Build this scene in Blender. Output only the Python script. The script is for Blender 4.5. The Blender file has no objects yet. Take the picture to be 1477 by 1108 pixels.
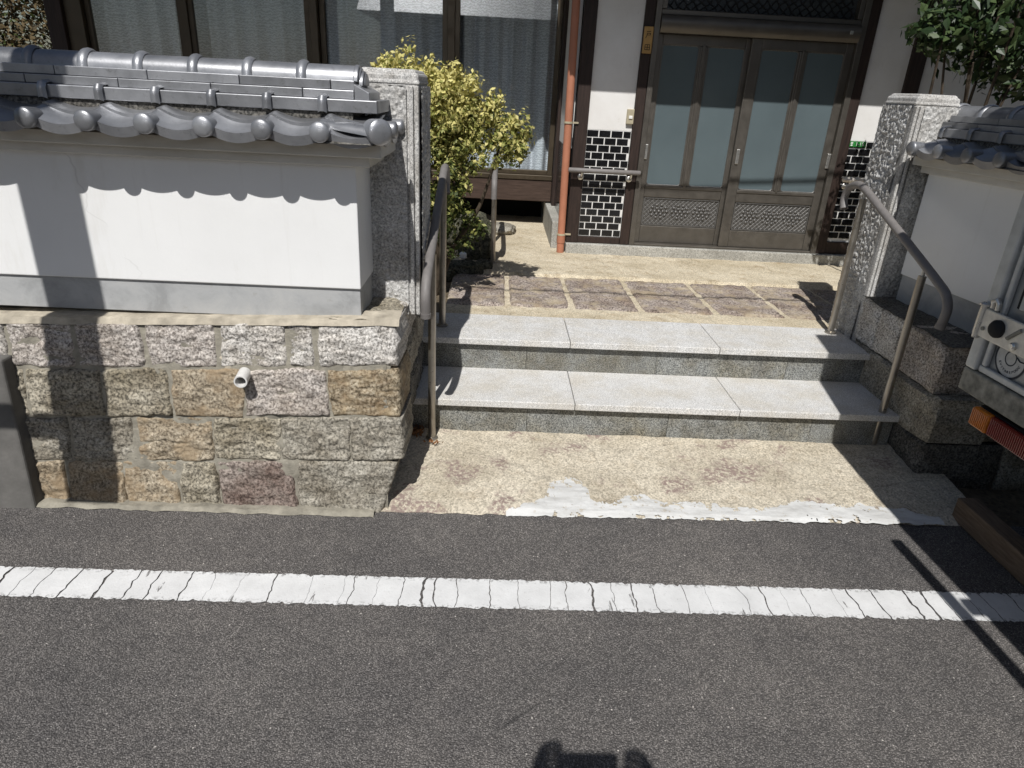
import bpy, bmesh, math, random
from mathutils import Vector, Matrix, noise
R = math.radians
random.seed(7)
sc = bpy.context.scene
COL = sc.collection

# ------------------------------------------------------------------ camera, sky, sun, exposure
cam_d = bpy.data.cameras.new('camera'); cam = bpy.data.objects.new('camera', cam_d); COL.objects.link(cam)
cam_d.sensor_fit = 'HORIZONTAL'; cam_d.sensor_width = 36.0; cam_d.lens = 979.07 / 1477 * 36
cam_d.clip_start = 0.02; cam_d.clip_end = 500
cx = Vector((0.99870, -0.01540, 0.04862)); fw = Vector((0.03400, 0.91590, -0.39996)); fw.normalize()
cx = (cx - fw * cx.dot(fw)).normalized(); cu = cx.cross(fw)
cam.matrix_world = Matrix(((cx.x, cu.x, -fw.x, 0), (cx.y, cu.y, -fw.y, 0), (cx.z, cu.z, -fw.z, 1.6), (0, 0, 0, 1)))
sc.camera = cam
SUN_AZ, SUN_EL = R(10.5), R(52.3)
sun_dir = Vector((math.sin(SUN_AZ) * math.cos(SUN_EL), math.cos(SUN_AZ) * math.cos(SUN_EL), -math.sin(SUN_EL)))
world = bpy.data.worlds.new('World'); sc.world = world; world.use_nodes = True
wt = world.node_tree; wt.nodes.clear()
sky = wt.nodes.new('ShaderNodeTexSky'); sky.sky_type = 'NISHITA'; sky.sun_disc = False
sky.sun_elevation = SUN_EL; sky.sun_rotation = math.pi + SUN_AZ; sky.air_density = 1.0; sky.dust_density = 1.0
bg = wt.nodes.new('ShaderNodeBackground'); bg.inputs[1].default_value = 0.055
wo = wt.nodes.new('ShaderNodeOutputWorld')
wt.links.new(sky.outputs[0], bg.inputs[0]); wt.links.new(bg.outputs[0], wo.inputs[0])
sun_l = bpy.data.lights.new('sun', 'SUN'); sun_l.energy = 4.6; sun_l.angle = R(0.5); sun_l.color = (1.0, 0.98, 0.95)
sun_o = bpy.data.objects.new('sun', sun_l); COL.objects.link(sun_o)
sun_o.rotation_euler = sun_dir.to_track_quat('-Z', 'Y').to_euler(); sun_o.location = (-3, -8, 12)
sc.view_settings.view_transform = 'Standard'; sc.view_settings.look = 'None'
sc.view_settings.exposure = 0.0; sc.view_settings.gamma = 1.0
try: sc.view_settings.use_curve_mapping = False
except Exception: pass
sc.cycles.max_bounces = 8; sc.cycles.transparent_max_bounces = 12

# ------------------------------------------------------------------ material helpers
def lin(r, g, b):
    f = lambda c: (c / 255 / 12.92) if c / 255 <= 0.04045 else ((c / 255 + 0.055) / 1.055) ** 2.4
    return (f(r), f(g), f(b), 1)
class Mat:
    def __init__(s, name, rough=0.8, spec=0.3, metal=0.0):
        s.m = bpy.data.materials.new(name); s.m.use_nodes = True
        s.t = s.m.node_tree; s.t.nodes.clear()
        s.out = s.t.nodes.new('ShaderNodeOutputMaterial'); s.b = s.t.nodes.new('ShaderNodeBsdfPrincipled')
        s.t.links.new(s.b.outputs[0], s.out.inputs[0])
        s.b.inputs['Roughness'].default_value = rough; s.b.inputs['Metallic'].default_value = metal
        s.b.inputs['Specular IOR Level'].default_value = spec
        s.tc = s.t.nodes.new('ShaderNodeTexCoord'); s.P = s.tc.outputs['Object']
        s._last = None
    def n(s, t): return s.t.nodes.new(t)
    def L(s, a, b): s.t.links.new(a, b)
    def put(s, inp, v):
        if isinstance(v, bpy.types.NodeSocket): s.L(v, inp)
        else:
            try: inp.default_value = v
            except Exception: inp.default_value = tuple(v)[:3]
    def mapv(s, scale=(1, 1, 1), rot=(0, 0, 0), loc=(0, 0, 0), v=None):
        n = s.n('ShaderNodeMapping'); s.L(v or s.P, n.inputs[0]); n.inputs['Scale'].default_value = scale
        n.inputs['Rotation'].default_value = rot; n.inputs['Location'].default_value = loc; return n.outputs[0]
    def rnd(s): return s.n('ShaderNodeObjectInfo').outputs['Random']
    def offs(s, k=13.0):                        # object coords shifted by a per-object random
        a = s.n('ShaderNodeVectorMath'); a.operation = 'ADD'; s.L(s.P, a.inputs[0])
        m = s.n('ShaderNodeMath'); m.operation = 'MULTIPLY'; s.L(s.rnd(), m.inputs[0]); m.inputs[1].default_value = k
        c = s.n('ShaderNodeCombineXYZ'); s.L(m.outputs[0], c.inputs[0]); s.L(m.outputs[0], c.inputs[1]); s.L(c.outputs[0], a.inputs[1])
        return a.outputs[0]
    def noise(s, scale, detail=4, rough=0.55, v=None, dist=0.0):
        n = s.n('ShaderNodeTexNoise'); s.L(v or s.P, n.inputs['Vector']); n.inputs['Scale'].default_value = scale
        n.inputs['Detail'].default_value = detail; n.inputs['Roughness'].default_value = rough
        n.inputs['Distortion'].default_value = dist; return n.outputs[0]
    def voro(s, scale, feat='F1', v=None, out='Color', rand=1.0):
        n = s.n('ShaderNodeTexVoronoi'); n.feature = feat; s.L(v or s.P, n.inputs['Vector'])
        n.inputs['Scale'].default_value = scale; n.inputs['Randomness'].default_value = rand
        return n.outputs[out]
    def ramp(s, fac, stops, interp='LINEAR'):
        n = s.n('ShaderNodeValToRGB'); n.color_ramp.interpolation = interp; s.put(n.inputs[0], fac)
        e = n.color_ramp.elements
        while len(e) < len(stops): e.new(0.5)
        for el, (p, c) in zip(e, stops):
            el.position = p; el.color = c if not isinstance(c, (int, float)) else (c, c, c, 1)
        return n.outputs[0]
    def mix(s, a, b, fac, mode='MIX'):
        n = s.n('ShaderNodeMix'); n.data_type = 'RGBA'; n.blend_type = mode; n.clamp_factor = True
        s.put(n.inputs[0], fac); s.put(n.inputs[6], a); s.put(n.inputs[7], b); return n.outputs[2]
    def math(s, op, a, b=0.0, c=None):
        n = s.n('ShaderNodeMath'); n.operation = op; s.put(n.inputs[0], a); s.put(n.inputs[1], b)
        if c is not None: s.put(n.inputs[2], c)
        return n.outputs[0]
    def sep(s, i, v=None):
        n = s.n('ShaderNodeSeparateXYZ'); s.L(v or s.P, n.inputs[0]); return n.outputs[i]
    def col(s, v): s.put(s.b.inputs['Base Color'], v); return s
    def rough(s, v): s.put(s.b.inputs['Roughness'], v); return s
    def bump(s, h, strength=0.5, dist=0.01):
        n = s.n('ShaderNodeBump'); n.inputs['Strength'].default_value = strength; n.inputs['Distance'].default_value = dist
        s.L(h, n.inputs['Height'])
        if s._last: s.L(s._last, n.inputs['Normal'])
        s._last = n.outputs[0]; s.L(s._last, s.b.inputs['Normal']); return s

M = {}
def simple(name, c, rough=0.7, spec=0.3, metal=0.0, var=0.12, scale=18, bump=0.0, bscale=90):
    m = Mat(name, rough, spec, metal)
    v = m.offs()
    a = tuple(x * (1 - var) for x in c[:3]) + (1,); b = tuple(min(1, x * (1 + var)) for x in c[:3]) + (1,)
    m.col(m.ramp(m.noise(scale, 5, 0.6, v), [(0.3, a), (0.7, b)]))
    m.rough(m.ramp(m.noise(scale * 2, 3, 0.6, v), [(0.3, max(0.05, rough - 0.08)), (0.7, min(1, rough + 0.08))]))
    if bump: m.bump(m.noise(bscale, 4, 0.6, v), bump, 0.004)
    M[name] = m.m; return m

def granite(name, light, mid, dark, scale=150, stain=None, stain_amt=0.0, bump=0.6, bdist=0.006, rough=0.85, spread=0.12, warm=None, blot=0.75):
    m = Mat(name, rough, 0.25); v = m.offs(9)
    sp = m.noise(scale, 3, 0.7, v)
    c = m.ramp(sp, [(0.5 - spread, dark), (0.5, mid), (0.5 + spread, light)])
    pc = m.ramp(m.voro(scale * 0.9, v=v), [(0.0, 0.62), (0.5, 1.0), (1.0, 1.3)])
    c = m.mix(c, pc, 0.6, 'MULTIPLY')
    big = m.noise(7, 5, 0.65, v)
    c = m.mix(c, (0.42, 0.38, 0.33, 1), m.ramp(big, [(0.47, 0.0), (0.75, blot)]), 'MULTIPLY')
    if warm: c = m.mix(c, warm, m.ramp(m.noise(11, 4, 0.6, m.mapv(loc=(5, 3, 9), v=v)), [(0.46, 0.0), (0.64, 0.75)]), 'MIX')
    if stain: c = m.mix(c, stain, m.ramp(m.noise(5, 6, 0.7, m.mapv(loc=(3, 7, 1), v=v)), [(0.42, 0.0), (0.66, stain_amt)]), 'MULTIPLY')
    m.col(c)
    h = m.mix(m.noise(scale * 0.35, 5, 0.7, v), m.noise(22, 5, 0.7, v), 0.5)
    m.bump(h, bump, bdist)
    M[name] = m.m; return m

# asphalt: dark binder with worn grey aggregate and scattered pale chips
m = Mat('asphalt', 0.88, 0.25)
cell = m.voro(250); d = m.voro(250, out='Distance')
bwv = m.n('ShaderNodeRGBToBW'); m.L(cell, bwv.inputs[0])
agg = m.ramp(bwv.outputs[0], [(0.0, (0.060, 0.058, 0.057, 1)), (0.42, (0.110, 0.106, 0.102, 1)), (0.62, (0.165, 0.157, 0.150, 1)), (0.82, (0.215, 0.206, 0.198, 1)), (1.0, (0.33, 0.318, 0.305, 1))])
c = m.mix(agg, (0.050, 0.048, 0.047, 1), m.ramp(d, [(0.3, 0.0), (0.7, 0.8)]))
c2 = m.voro(62, v=m.mapv(v=None, scale=(1, 1, 1))); bw2 = m.n('ShaderNodeRGBToBW'); m.L(c2, bw2.inputs[0]); d2 = m.voro(62, out='Distance')
chip = m.math('MULTIPLY', m.ramp(bw2.outputs[0], [(0.76, 0), (0.86, 1)]), m.ramp(d2, [(0.08, 1), (0.2, 0)]))
c = m.mix(c, (0.48, 0.46, 0.43, 1), chip)
c = m.mix(c, m.ramp(m.noise(1.6, 5, 0.6), [(0.28, (1.04, 1.035, 1.04, 1)), (0.5, (1.3, 1.275, 1.25, 1)), (0.72, (1.58, 1.54, 1.49, 1))]), 1.0, 'MULTIPLY')
c = m.mix(c, m.ramp(m.noise(0.55, 4, 0.6, m.mapv((0.45, 1.3, 1))), [(0.35, (0.86, 0.86, 0.87, 1)), (0.65, (1.14, 1.13, 1.12, 1))]), 1.0, 'MULTIPLY')
c = m.mix(c, m.ramp(m.noise(14, 4, 0.7), [(0.3, (0.86, 0.86, 0.87, 1)), (0.7, (1.1, 1.09, 1.08, 1))]), 1.0, 'MULTIPLY')
ck = m.voro(0.55, 'DISTANCE_TO_EDGE', v=m.mix(m.P, m.n('ShaderNodeTexNoise').outputs[1], 0.10), out='Distance')
c = m.mix(c, (0.03, 0.03, 0.03, 1), m.math('MULTIPLY', m.ramp(ck, [(0.0, 0.7), (0.0035, 0.0)]), m.ramp(m.noise(1.1, 3, 0.5), [(0.55, 0), (0.62, 1)])))
m.col(c); m.bump(m.math('SUBTRACT', 1.0, d), 0.8, 0.005); m.bump(m.noise(90, 3, 0.6), 0.35, 0.004); M['asphalt'] = m.m

m = Mat('road_paint', 0.62, 0.35)
g = m.noise(60, 5, 0.7); w = m.noise(9, 5, 0.65)
c = m.ramp(w, [(0.3, (0.58, 0.58, 0.575, 1)), (0.7, (0.70, 0.70, 0.695, 1))])
c = m.mix(c, (0.10, 0.10, 0.10, 1), m.ramp(m.noise(130, 4, 0.75), [(0.66, 0.0), (0.72, 0.8)]))
c = m.mix(c, (0.45, 0.44, 0.42, 1), m.ramp(g, [(0.58, 0.0), (0.75, 0.5)]))
yy = m.math('SUBTRACT', m.sep(1), m.math('MULTIPLY', m.sep(0), 0.0025)); ed = m.math('ABSOLUTE', m.math('SUBTRACT', yy, 1.8495))
c = m.mix(c, (0.11, 0.105, 0.10, 1), m.math('MULTIPLY', m.ramp(ed, [(0.052, 0.0), (0.072, 1.0)]), m.ramp(m.noise(75, 5, 0.7), [(0.52, 0.0), (0.60, 0.9)])))
sk = m.noise(26, 5, 0.65, m.mapv((1.0, 0.22, 1)), dist=0.4); c = m.mix(c, (0.16, 0.155, 0.15, 1), m.ramp(sk, [(0.655, 0.0), (0.675, 0.9)]))
m.col(c); m.bump(m.noise(150, 3, 0.6), 0.35, 0.003); M['road_paint'] = m.m

# weathered beige exposed aggregate concrete
def concrete(name, a, b, dark, speck=170, patch=0.6, mauve=None):
    m = Mat(name, 0.9, 0.2)
    big = m.noise(3.2, 6, 0.65); c = m.ramp(big, [(0.32, a), (0.68, b)])
    cell = m.voro(speck); bw = m.n('ShaderNodeRGBToBW'); m.L(cell, bw.inputs[0])
    c = m.mix(c, m.ramp(bw.outputs[0], [(0.1, 0.5), (0.5, 1.0), (0.95, 1.5)]), 0.7, 'MULTIPLY')
    c = m.mix(c, dark, m.ramp(m.noise(13, 6, 0.72), [(0.52, 0.0), (0.74, patch)]), 'MULTIPLY')
    c = m.mix(c, (0.06, 0.05, 0.045, 1), m.ramp(m.noise(70, 4, 0.75), [(0.64, 0.0), (0.72, 0.7)]))
    if mauve:
        c = m.mix(c, mauve, m.math('MULTIPLY', m.ramp(m.noise(4.2, 3, 0.6, m.mapv(loc=(4, 1.3, 0))), [(0.55, 0), (0.62, 1)]), m.ramp(m.noise(60, 3, 0.6), [(0.42, 0), (0.56, 0.9)])))
    # hairline cracks
    cr = m.voro(1.7, 'DISTANCE_TO_EDGE', v=m.mix(m.P, m.n('ShaderNodeTexNoise').outputs[1], 0.12), out='Distance')
    c = m.mix(c, (0.08, 0.07, 0.06, 1), m.ramp(cr, [(0.0, 0.35), (0.006, 0.0)]))
    m.col(c); m.bump(m.noise(speck * 0.5, 4, 0.65), 0.55, 0.005); m.bump(m.noise(14, 5, 0.6), 0.4, 0.012); M[name] = m.m
concrete('apron_concrete', (0.42, 0.37, 0.285, 1), (0.58, 0.525, 0.425, 1), (0.60, 0.54, 0.47, 1), 150, 0.6, mauve=(0.25, 0.185, 0.165, 1))
concrete('landing_concrete', (0.44, 0.375, 0.265, 1), (0.63, 0.56, 0.43, 1), (0.55, 0.46, 0.36, 1), 200, 0.8)
concrete('grey_concrete', (0.30, 0.29, 0.26, 1), (0.44, 0.43, 0.39, 1), (0.55, 0.52, 0.48, 1), 190, 0.6)
concrete('soil', (0.10, 0.08, 0.055, 1), (0.17, 0.135, 0.09, 1), (0.5, 0.45, 0.4, 1), 60, 0.8)
m = Mat('patch_mortar', 0.92, 0.15)
c = m.ramp(m.noise(9, 6, 0.7, m.mapv((0.5, 2.2, 1))), [(0.3, (0.44, 0.435, 0.42, 1)), (0.5, (0.58, 0.58, 0.565, 1)), (0.7, (0.66, 0.66, 0.65, 1))])
c = m.mix(c, (0.40, 0.35, 0.27, 1), m.ramp(m.noise(30, 6, 0.75), [(0.58, 0.0), (0.66, 0.85)])); c = m.mix(c, (0.10, 0.095, 0.09, 1), m.ramp(m.noise(110, 4, 0.7), [(0.66, 0), (0.73, 0.6)]))
m.col(c); m.bump(m.noise(26, 5, 0.65, m.mapv((0.5, 2.2, 1))), 0.3, 0.006); M['patch_mortar'] = m.m
simple('wall_mortar', (0.27, 0.25, 0.205), 0.95, 0.15, var=0.3, scale=22, bump=0.8, bscale=120)
simple('cap_mortar', (0.42, 0.375, 0.30), 0.95, 0.15, var=0.32, scale=14, bump=0.5, bscale=90)

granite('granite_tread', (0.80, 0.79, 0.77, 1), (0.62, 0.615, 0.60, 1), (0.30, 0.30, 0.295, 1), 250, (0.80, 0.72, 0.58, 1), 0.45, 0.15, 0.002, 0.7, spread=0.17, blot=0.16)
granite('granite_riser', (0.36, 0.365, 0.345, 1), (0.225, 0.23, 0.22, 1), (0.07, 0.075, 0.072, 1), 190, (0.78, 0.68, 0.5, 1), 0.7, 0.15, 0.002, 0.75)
granite('granite_pillar', (0.780, 0.770, 0.745,  1), (0.530, 0.525, 0.510,  1), (0.190, 0.190, 0.185,  1), 120, (0.6, 0.58, 0.55, 1), 0.75, 0.8, 0.008, spread=0.2)
granite('granite_margin', (0.700, 0.690, 0.665,  1), (0.540, 0.530, 0.510,  1), (0.280, 0.280, 0.275,  1), 180, (0.65, 0.62, 0.58, 1), 0.5, 0.3, 0.003)
granite('stone_white', (0.740, 0.715, 0.675,  1), (0.530, 0.505, 0.470,  1), (0.190, 0.180, 0.165,  1), 115, (0.6, 0.52, 0.42, 1), 0.35, 1.0, 0.012)
granite('stone_pink', (0.620, 0.575, 0.525,  1), (0.425, 0.385, 0.350,  1), (0.160, 0.140, 0.125,  1), 115, (0.6, 0.52, 0.42, 1), 0.5, 1.0, 0.012)
granite('stone_olive', (0.53, 0.485, 0.39,  1), (0.365, 0.33, 0.262,  1), (0.120, 0.110, 0.088,  1), 105, (0.42, 0.38, 0.30, 1), 0.75, 1.0, 0.012)
granite('stone_grey', (0.480, 0.450, 0.385,  1), (0.335, 0.312, 0.262,  1), (0.135, 0.125, 0.105,  1), 105, (0.45, 0.40, 0.33, 1), 0.7, 1.0, 0.012)
granite('stone_tan', (0.510, 0.445, 0.345,  1), (0.355, 0.300, 0.220,  1), (0.140, 0.115, 0.085,  1), 100, (0.5, 0.42, 0.32, 1), 0.5, 1.0, 0.012, warm=(0.33, 0.25, 0.16, 1))
granite('stone_orange', (0.550, 0.490, 0.375,  1), (0.400, 0.335, 0.235,  1), (0.130, 0.105, 0.070,  1), 90, (0.36, 0.27, 0.20, 1), 0.8, 1.0, 0.014, warm=(0.40, 0.31, 0.19, 1))
granite('stone_purple', (0.400, 0.345, 0.305,  1), (0.275, 0.230, 0.200,  1), (0.110, 0.088, 0.078,  1), 100, (0.45, 0.33, 0.30, 1), 0.8, 1.0, 0.012)
granite('stone_dark', (0.22, 0.21, 0.19, 1), (0.125, 0.12, 0.11, 1), (0.04, 0.04, 0.037, 1), 100, (0.5, 0.47, 0.42, 1), 0.6, 1.0, 0.012)
granite('paver_stone', (0.52, 0.455, 0.40, 1), (0.355, 0.305, 0.27, 1), (0.12, 0.095, 0.085, 1), 95, (0.55, 0.46, 0.40, 1), 0.7, 1.0, 0.012, warm=(0.46, 0.385, 0.27, 1))
granite('garden_rock', (0.17, 0.16, 0.12, 1), (0.09, 0.088, 0.065, 1), (0.025, 0.025, 0.02, 1), 60, (0.4, 0.45, 0.3, 1), 0.7, 1.0, 0.012)

m = Mat('white_plaster', 0.85, 0.2)
c = m.ramp(m.noise(2.5, 5, 0.6), [(0.3, (0.765, 0.765, 0.755, 1)), (0.7, (0.82, 0.82, 0.81, 1))])
c = m.mix(c, (0.60, 0.58, 0.53, 1), m.ramp(m.noise(6, 6, 0.7, m.mapv((1.0, 1.0, 0.22))), [(0.58, 0.0), (0.80, 0.55)]), 'MIX')
c = m.mix(c, (0.52, 0.50, 0.46, 1), m.ramp(m.noise(22, 4, 0.6, m.mapv((1.0, 1.0, 0.06))), [(0.62, 0.0), (0.76, 0.16)]))
hc = m.voro(1.1, 'DISTANCE_TO_EDGE', v=m.mix(m.P, m.n('ShaderNodeTexNoise').outputs[1], 0.14), out='Distance'); c = m.mix(c, (0.35, 0.34, 0.32, 1), m.math('MULTIPLY', m.ramp(hc, [(0.0, 0.5), (0.002, 0.0)]), m.ramp(m.noise(2.0, 2, 0.5), [(0.5, 0), (0.58, 1)])))
m.col(c); m.bump(m.noise(60, 5, 0.65), 0.15, 0.003); m.bump(m.noise(7, 3, 0.5), 0.15, 0.006); M['white_plaster'] = m.m
m = Mat('house_plaster', 0.85, 0.2)
c = m.ramp(m.noise(3.5, 5, 0.6), [(0.3, (0.70, 0.68, 0.65, 1)), (0.7, (0.80, 0.79, 0.77, 1))])
c = m.mix(c, (0.45, 0.40, 0.34, 1), m.ramp(m.noise(11, 6, 0.75), [(0.60, 0.0), (0.78, 0.6)]), 'MIX')
m.col(c); m.bump(m.noise(60, 5, 0.65), 0.15, 0.003); M['house_plaster'] = m.m
m = Mat('fascia_plaster', 0.85, 0.2)
c = m.ramp(m.noise(4, 5, 0.6, m.mapv((1, 1, 3))), [(0.3, (0.50, 0.48, 0.43, 1)), (0.7, (0.66, 0.64, 0.60, 1))])
m.col(c); m.bump(m.noise(60, 5, 0.65), 0.2, 0.003); M['fascia_plaster'] = m.m
m = Mat('grey_band', 0.85, 0.25)
c = m.ramp(m.noise(5, 6, 0.7, dist=0.6), [(0.34, (0.31, 0.315, 0.315, 1)), (0.5, (0.40, 0.405, 0.405, 1)), (0.7, (0.46, 0.46, 0.45, 1))])
c = m.mix(c, (0.26, 0.25, 0.22, 1), m.ramp(m.noise(17, 6, 0.75), [(0.6, 0), (0.75, 0.55)]))
m.col(c); m.bump(m.noise(80, 5, 0.65), 0.25, 0.003); M['grey_band'] = m.m

# smoked-silver roof tile
m = Mat('roof_tile', 0.36, 0.6, 0.6); v = m.offs(7)
c = m.ramp(m.noise(9, 5, 0.65, v), [(0.3, (0.23, 0.235, 0.247, 1)), (0.7, (0.36, 0.365, 0.38, 1))])
c = m.mix(c, m.ramp(m.rnd(), [(0.0, 0.68), (1.0, 1.25)]), 1.0, 'MULTIPLY')
c = m.mix(c, (0.10, 0.10, 0.095, 1), m.ramp(m.noise(38, 6, 0.8, v), [(0.56, 0), (0.72, 0.65)]))
c = m.mix(c, (0.40, 0.39, 0.36, 1), m.ramp(m.noise(60, 5, 0.8, m.mapv(loc=(3, 3, 3), v=v)), [(0.66, 0), (0.74, 0.5)]))
m.col(c); m.rough(m.ramp(m.noise(14, 5, 0.7, v), [(0.3, 0.32), (0.7, 0.48)])); m.bump(m.noise(120, 4, 0.6, v), 0.12, 0.002); M['roof_tile'] = m.m

simple('bronze_alu', (0.130, 0.118, 0.102), 0.42, 0.45, 0.55, var=0.15, scale=9)
simple('bronze_relief', (0.15, 0.145, 0.138), 0.5, 0.45, 0.6, var=0.3, scale=60)
simple('window_alu', (0.075, 0.058, 0.038), 0.45, 0.45, 0.4, var=0.15, scale=9)
m = Mat('dark_wood', 0.6, 0.35)
c = m.ramp(m.noise(14, 6, 0.7, m.mapv((7, 7, 0.5)), dist=0.4), [(0.3, (0.016, 0.010, 0.008, 1)), (0.7, (0.045, 0.028, 0.022, 1))])
m.col(c); m.bump(m.noise(40, 4, 0.6, m.mapv((7, 7, 0.4))), 0.3, 0.002); M['dark_wood'] = m.m
m = Mat('brown_beam', 0.65, 0.3)
c = m.ramp(m.noise(14, 6, 0.7, m.mapv((0.5, 7, 7)), dist=0.4), [(0.3, (0.035, 0.022, 0.016, 1)), (0.7, (0.085, 0.055, 0.042, 1))])
m.col(c); m.bump(m.noise(40, 4, 0.6, m.mapv((0.4, 7, 7))), 0.3, 0.002); M['brown_beam'] = m.m
m = Mat('plank_wood', 0.75, 0.25)
c = m.ramp(m.noise(16, 6, 0.7, m.mapv((7, 0.6, 7)), dist=0.5), [(0.3, (0.10, 0.068, 0.045, 1)), (0.7, (0.23, 0.165, 0.115, 1))])
m.col(c); m.bump(m.noise(40, 4, 0.6, m.mapv((7, 0.5, 7))), 0.4, 0.003); M['plank_wood'] = m.m
simple('interior_dark', (0.012, 0.012, 0.013), 0.9, 0.1)  # near-black colour stands in for unlit rooms and the void under the floor
simple('black_tile', (0.010, 0.010, 0.011), 0.16, 0.5, var=0.4, scale=8)
simple('white_grout', (0.74, 0.73, 0.70), 0.9, 0.2, var=0.1, scale=30)
simple('frost_glass', (0.104, 0.134, 0.144), 0.13, 0.5, var=0.10, scale=2.0)
simple('transom_glass', (0.045, 0.052, 0.058), 0.2, 0.5, var=0.2, scale=5)
simple('silver', (0.62, 0.61, 0.58), 0.32, 0.5, 0.85, var=0.1, scale=30)
simple('post_metal', (0.36, 0.33, 0.285), 0.34, 0.5, 0.85, var=0.12, scale=20)
simple('rail_brown', (0.185, 0.172, 0.165), 0.55, 0.35, var=0.1, scale=30, bump=0.1)
simple('rail_white', (0.66, 0.60, 0.53), 0.5, 0.35, var=0.1, scale=30)
simple('terracotta_pvc', (0.42, 0.175, 0.105), 0.5, 0.35, var=0.12, scale=6)
simple('gold_plate', (0.42, 0.25, 0.085), 0.4, 0.45, 0.3, var=0.12, scale=25)
simple('ink', (0.02, 0.015, 0.012), 0.6, 0.3)
simple('bell_beige', (0.42, 0.37, 0.26), 0.45, 0.4)
simple('bell_white', (0.75, 0.74, 0.70), 0.4, 0.4)
simple('sign_green', (0.03, 0.22, 0.045), 0.4, 0.4)
simple('sign_white', (0.8, 0.8, 0.78), 0.5, 0.3)
simple('pvc_white', (0.66, 0.65, 0.63), 0.45, 0.4, var=0.08)
simple('pole_concrete', (0.125, 0.12, 0.112), 0.9, 0.2, var=0.3, scale=7, bump=0.4)
simple('cable_black', (0.02, 0.02, 0.02), 0.6, 0.3)
simple('rubber', (0.018, 0.018, 0.018), 0.75, 0.3)
simple('truck_grey', (0.30, 0.31, 0.31), 0.42, 0.45, 0.35, var=0.25, scale=12, bump=0.12)
simple('truck_pale', (0.52, 0.53, 0.52), 0.45, 0.45, 0.2, var=0.2, scale=14, bump=0.12)
simple('truck_sill', (0.25, 0.24, 0.205), 0.8, 0.25, var=0.45, scale=26, bump=0.5)
simple('truck_dark', (0.02, 0.02, 0.021), 0.7, 0.3)
simple('strap_paint', (0.66, 0.63, 0.56), 0.4, 0.45, 0.2, var=0.18, scale=40)
simple('sticker_white', (0.50, 0.50, 0.485), 0.6, 0.3, var=0.16, scale=40)
simple('sticker_ink', (0.045, 0.05, 0.06), 0.6, 0.3)
simple('tyre', (0.02, 0.02, 0.02), 0.85, 0.25)
simple('truck_white', (0.62, 0.62, 0.60), 0.35, 0.5, var=0.06)
simple('lamp_amber', (0.50, 0.15, 0.015), 0.15, 0.6, var=0.25, scale=60)
simple('lamp_red', (0.17, 0.010, 0.010), 0.18, 0.6, var=0.2, scale=60)
simple('bark', (0.075, 0.058, 0.042), 0.9, 0.2, var=0.4, scale=40, bump=0.6)
simple('skin', (0.50, 0.33, 0.24), 0.6, 0.3)
simple('shirt', (0.08, 0.10, 0.16), 0.85, 0.2)
simple('hair', (0.015, 0.012, 0.010), 0.7, 0.3)
simple('phone_black', (0.02, 0.02, 0.022), 0.25, 0.5)
simple('dead_leaf', (0.22, 0.105, 0.045), 0.9, 0.2, var=0.5, scale=80)
simple('weep_dark', (0.03, 0.03, 0.03), 0.9, 0.1)
def leaf(name, c, rough=0.5, tr=0.25):
    m = Mat(name, rough, 0.35); v = m.noise(30, 3, 0.6)
    a = tuple(x * 0.75 for x in c) + (1,); b = tuple(x * 1.25 for x in c) + (1,)
    m.col(m.ramp(v, [(0.3, a), (0.7, b)]))
    t = m.n('ShaderNodeBsdfTranslucent'); t.inputs[0].default_value = tuple(c) + (1,)
    mx = m.n('ShaderNodeMixShader'); mx.inputs[0].default_value = tr
    m.L(m.b.outputs[0], mx.inputs[1]); m.L(t.outputs[0], mx.inputs[2]); m.L(mx.outputs[0], m.out.inputs[0]); M[name] = m.m
leaf('leaf_yellow', (0.64, 0.58, 0.22)); leaf('leaf_lime', (0.29, 0.30, 0.085)); leaf('leaf_green', (0.06, 0.08, 0.02))
leaf('leaf_dark', (0.028, 0.050, 0.018), 0.40, 0.15); leaf('leaf_mid', (0.075, 0.11, 0.04), 0.40, 0.25)
leaf('leaf_dry', (0.13, 0.095, 0.045), 0.8, 0.2); leaf('leaf_brown', (0.07, 0.055, 0.03), 0.8, 0.2)
# clear pane: mostly see-through with a real reflection
m = Mat('clear_glass'); tr = m.n('ShaderNodeBsdfTransparent'); tr.inputs[0].default_value = (0.90, 0.93, 0.94, 1)
gl = m.n('ShaderNodeBsdfGlossy'); gl.inputs['Roughness'].default_value = 0.01
lw = m.n('ShaderNodeLayerWeight'); lw.inputs[0].default_value = 0.5; sch = m.math('MULTIPLY_ADD', m.math('POWER', lw.outputs['Facing'], 5.0), 0.92, 0.06)
mx = m.n('ShaderNodeMixShader'); m.L(sch, mx.inputs[0]); m.L(tr.outputs[0], mx.inputs[1]); m.L(gl.outputs[0], mx.inputs[2]); m.L(mx.outputs[0], m.out.inputs[0]); M['clear_glass'] = m.m
m = Mat('lace', 0.9, 0.1)
wv = m.n('ShaderNodeTexWave'); wv.bands_direction = 'Z'; m.L(m.P, wv.inputs[0]); wv.inputs['Scale'].default_value = 14; wv.inputs['Distortion'].default_value = 9; wv.inputs['Detail'].default_value = 3; wv.inputs['Detail Scale'].default_value = 2.5
m.col(m.ramp(wv.outputs[1], [(0.25, (0.62, 0.62, 0.64, 1)), (0.7, (0.90, 0.89, 0.91, 1))])); M['lace'] = m.m

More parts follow.
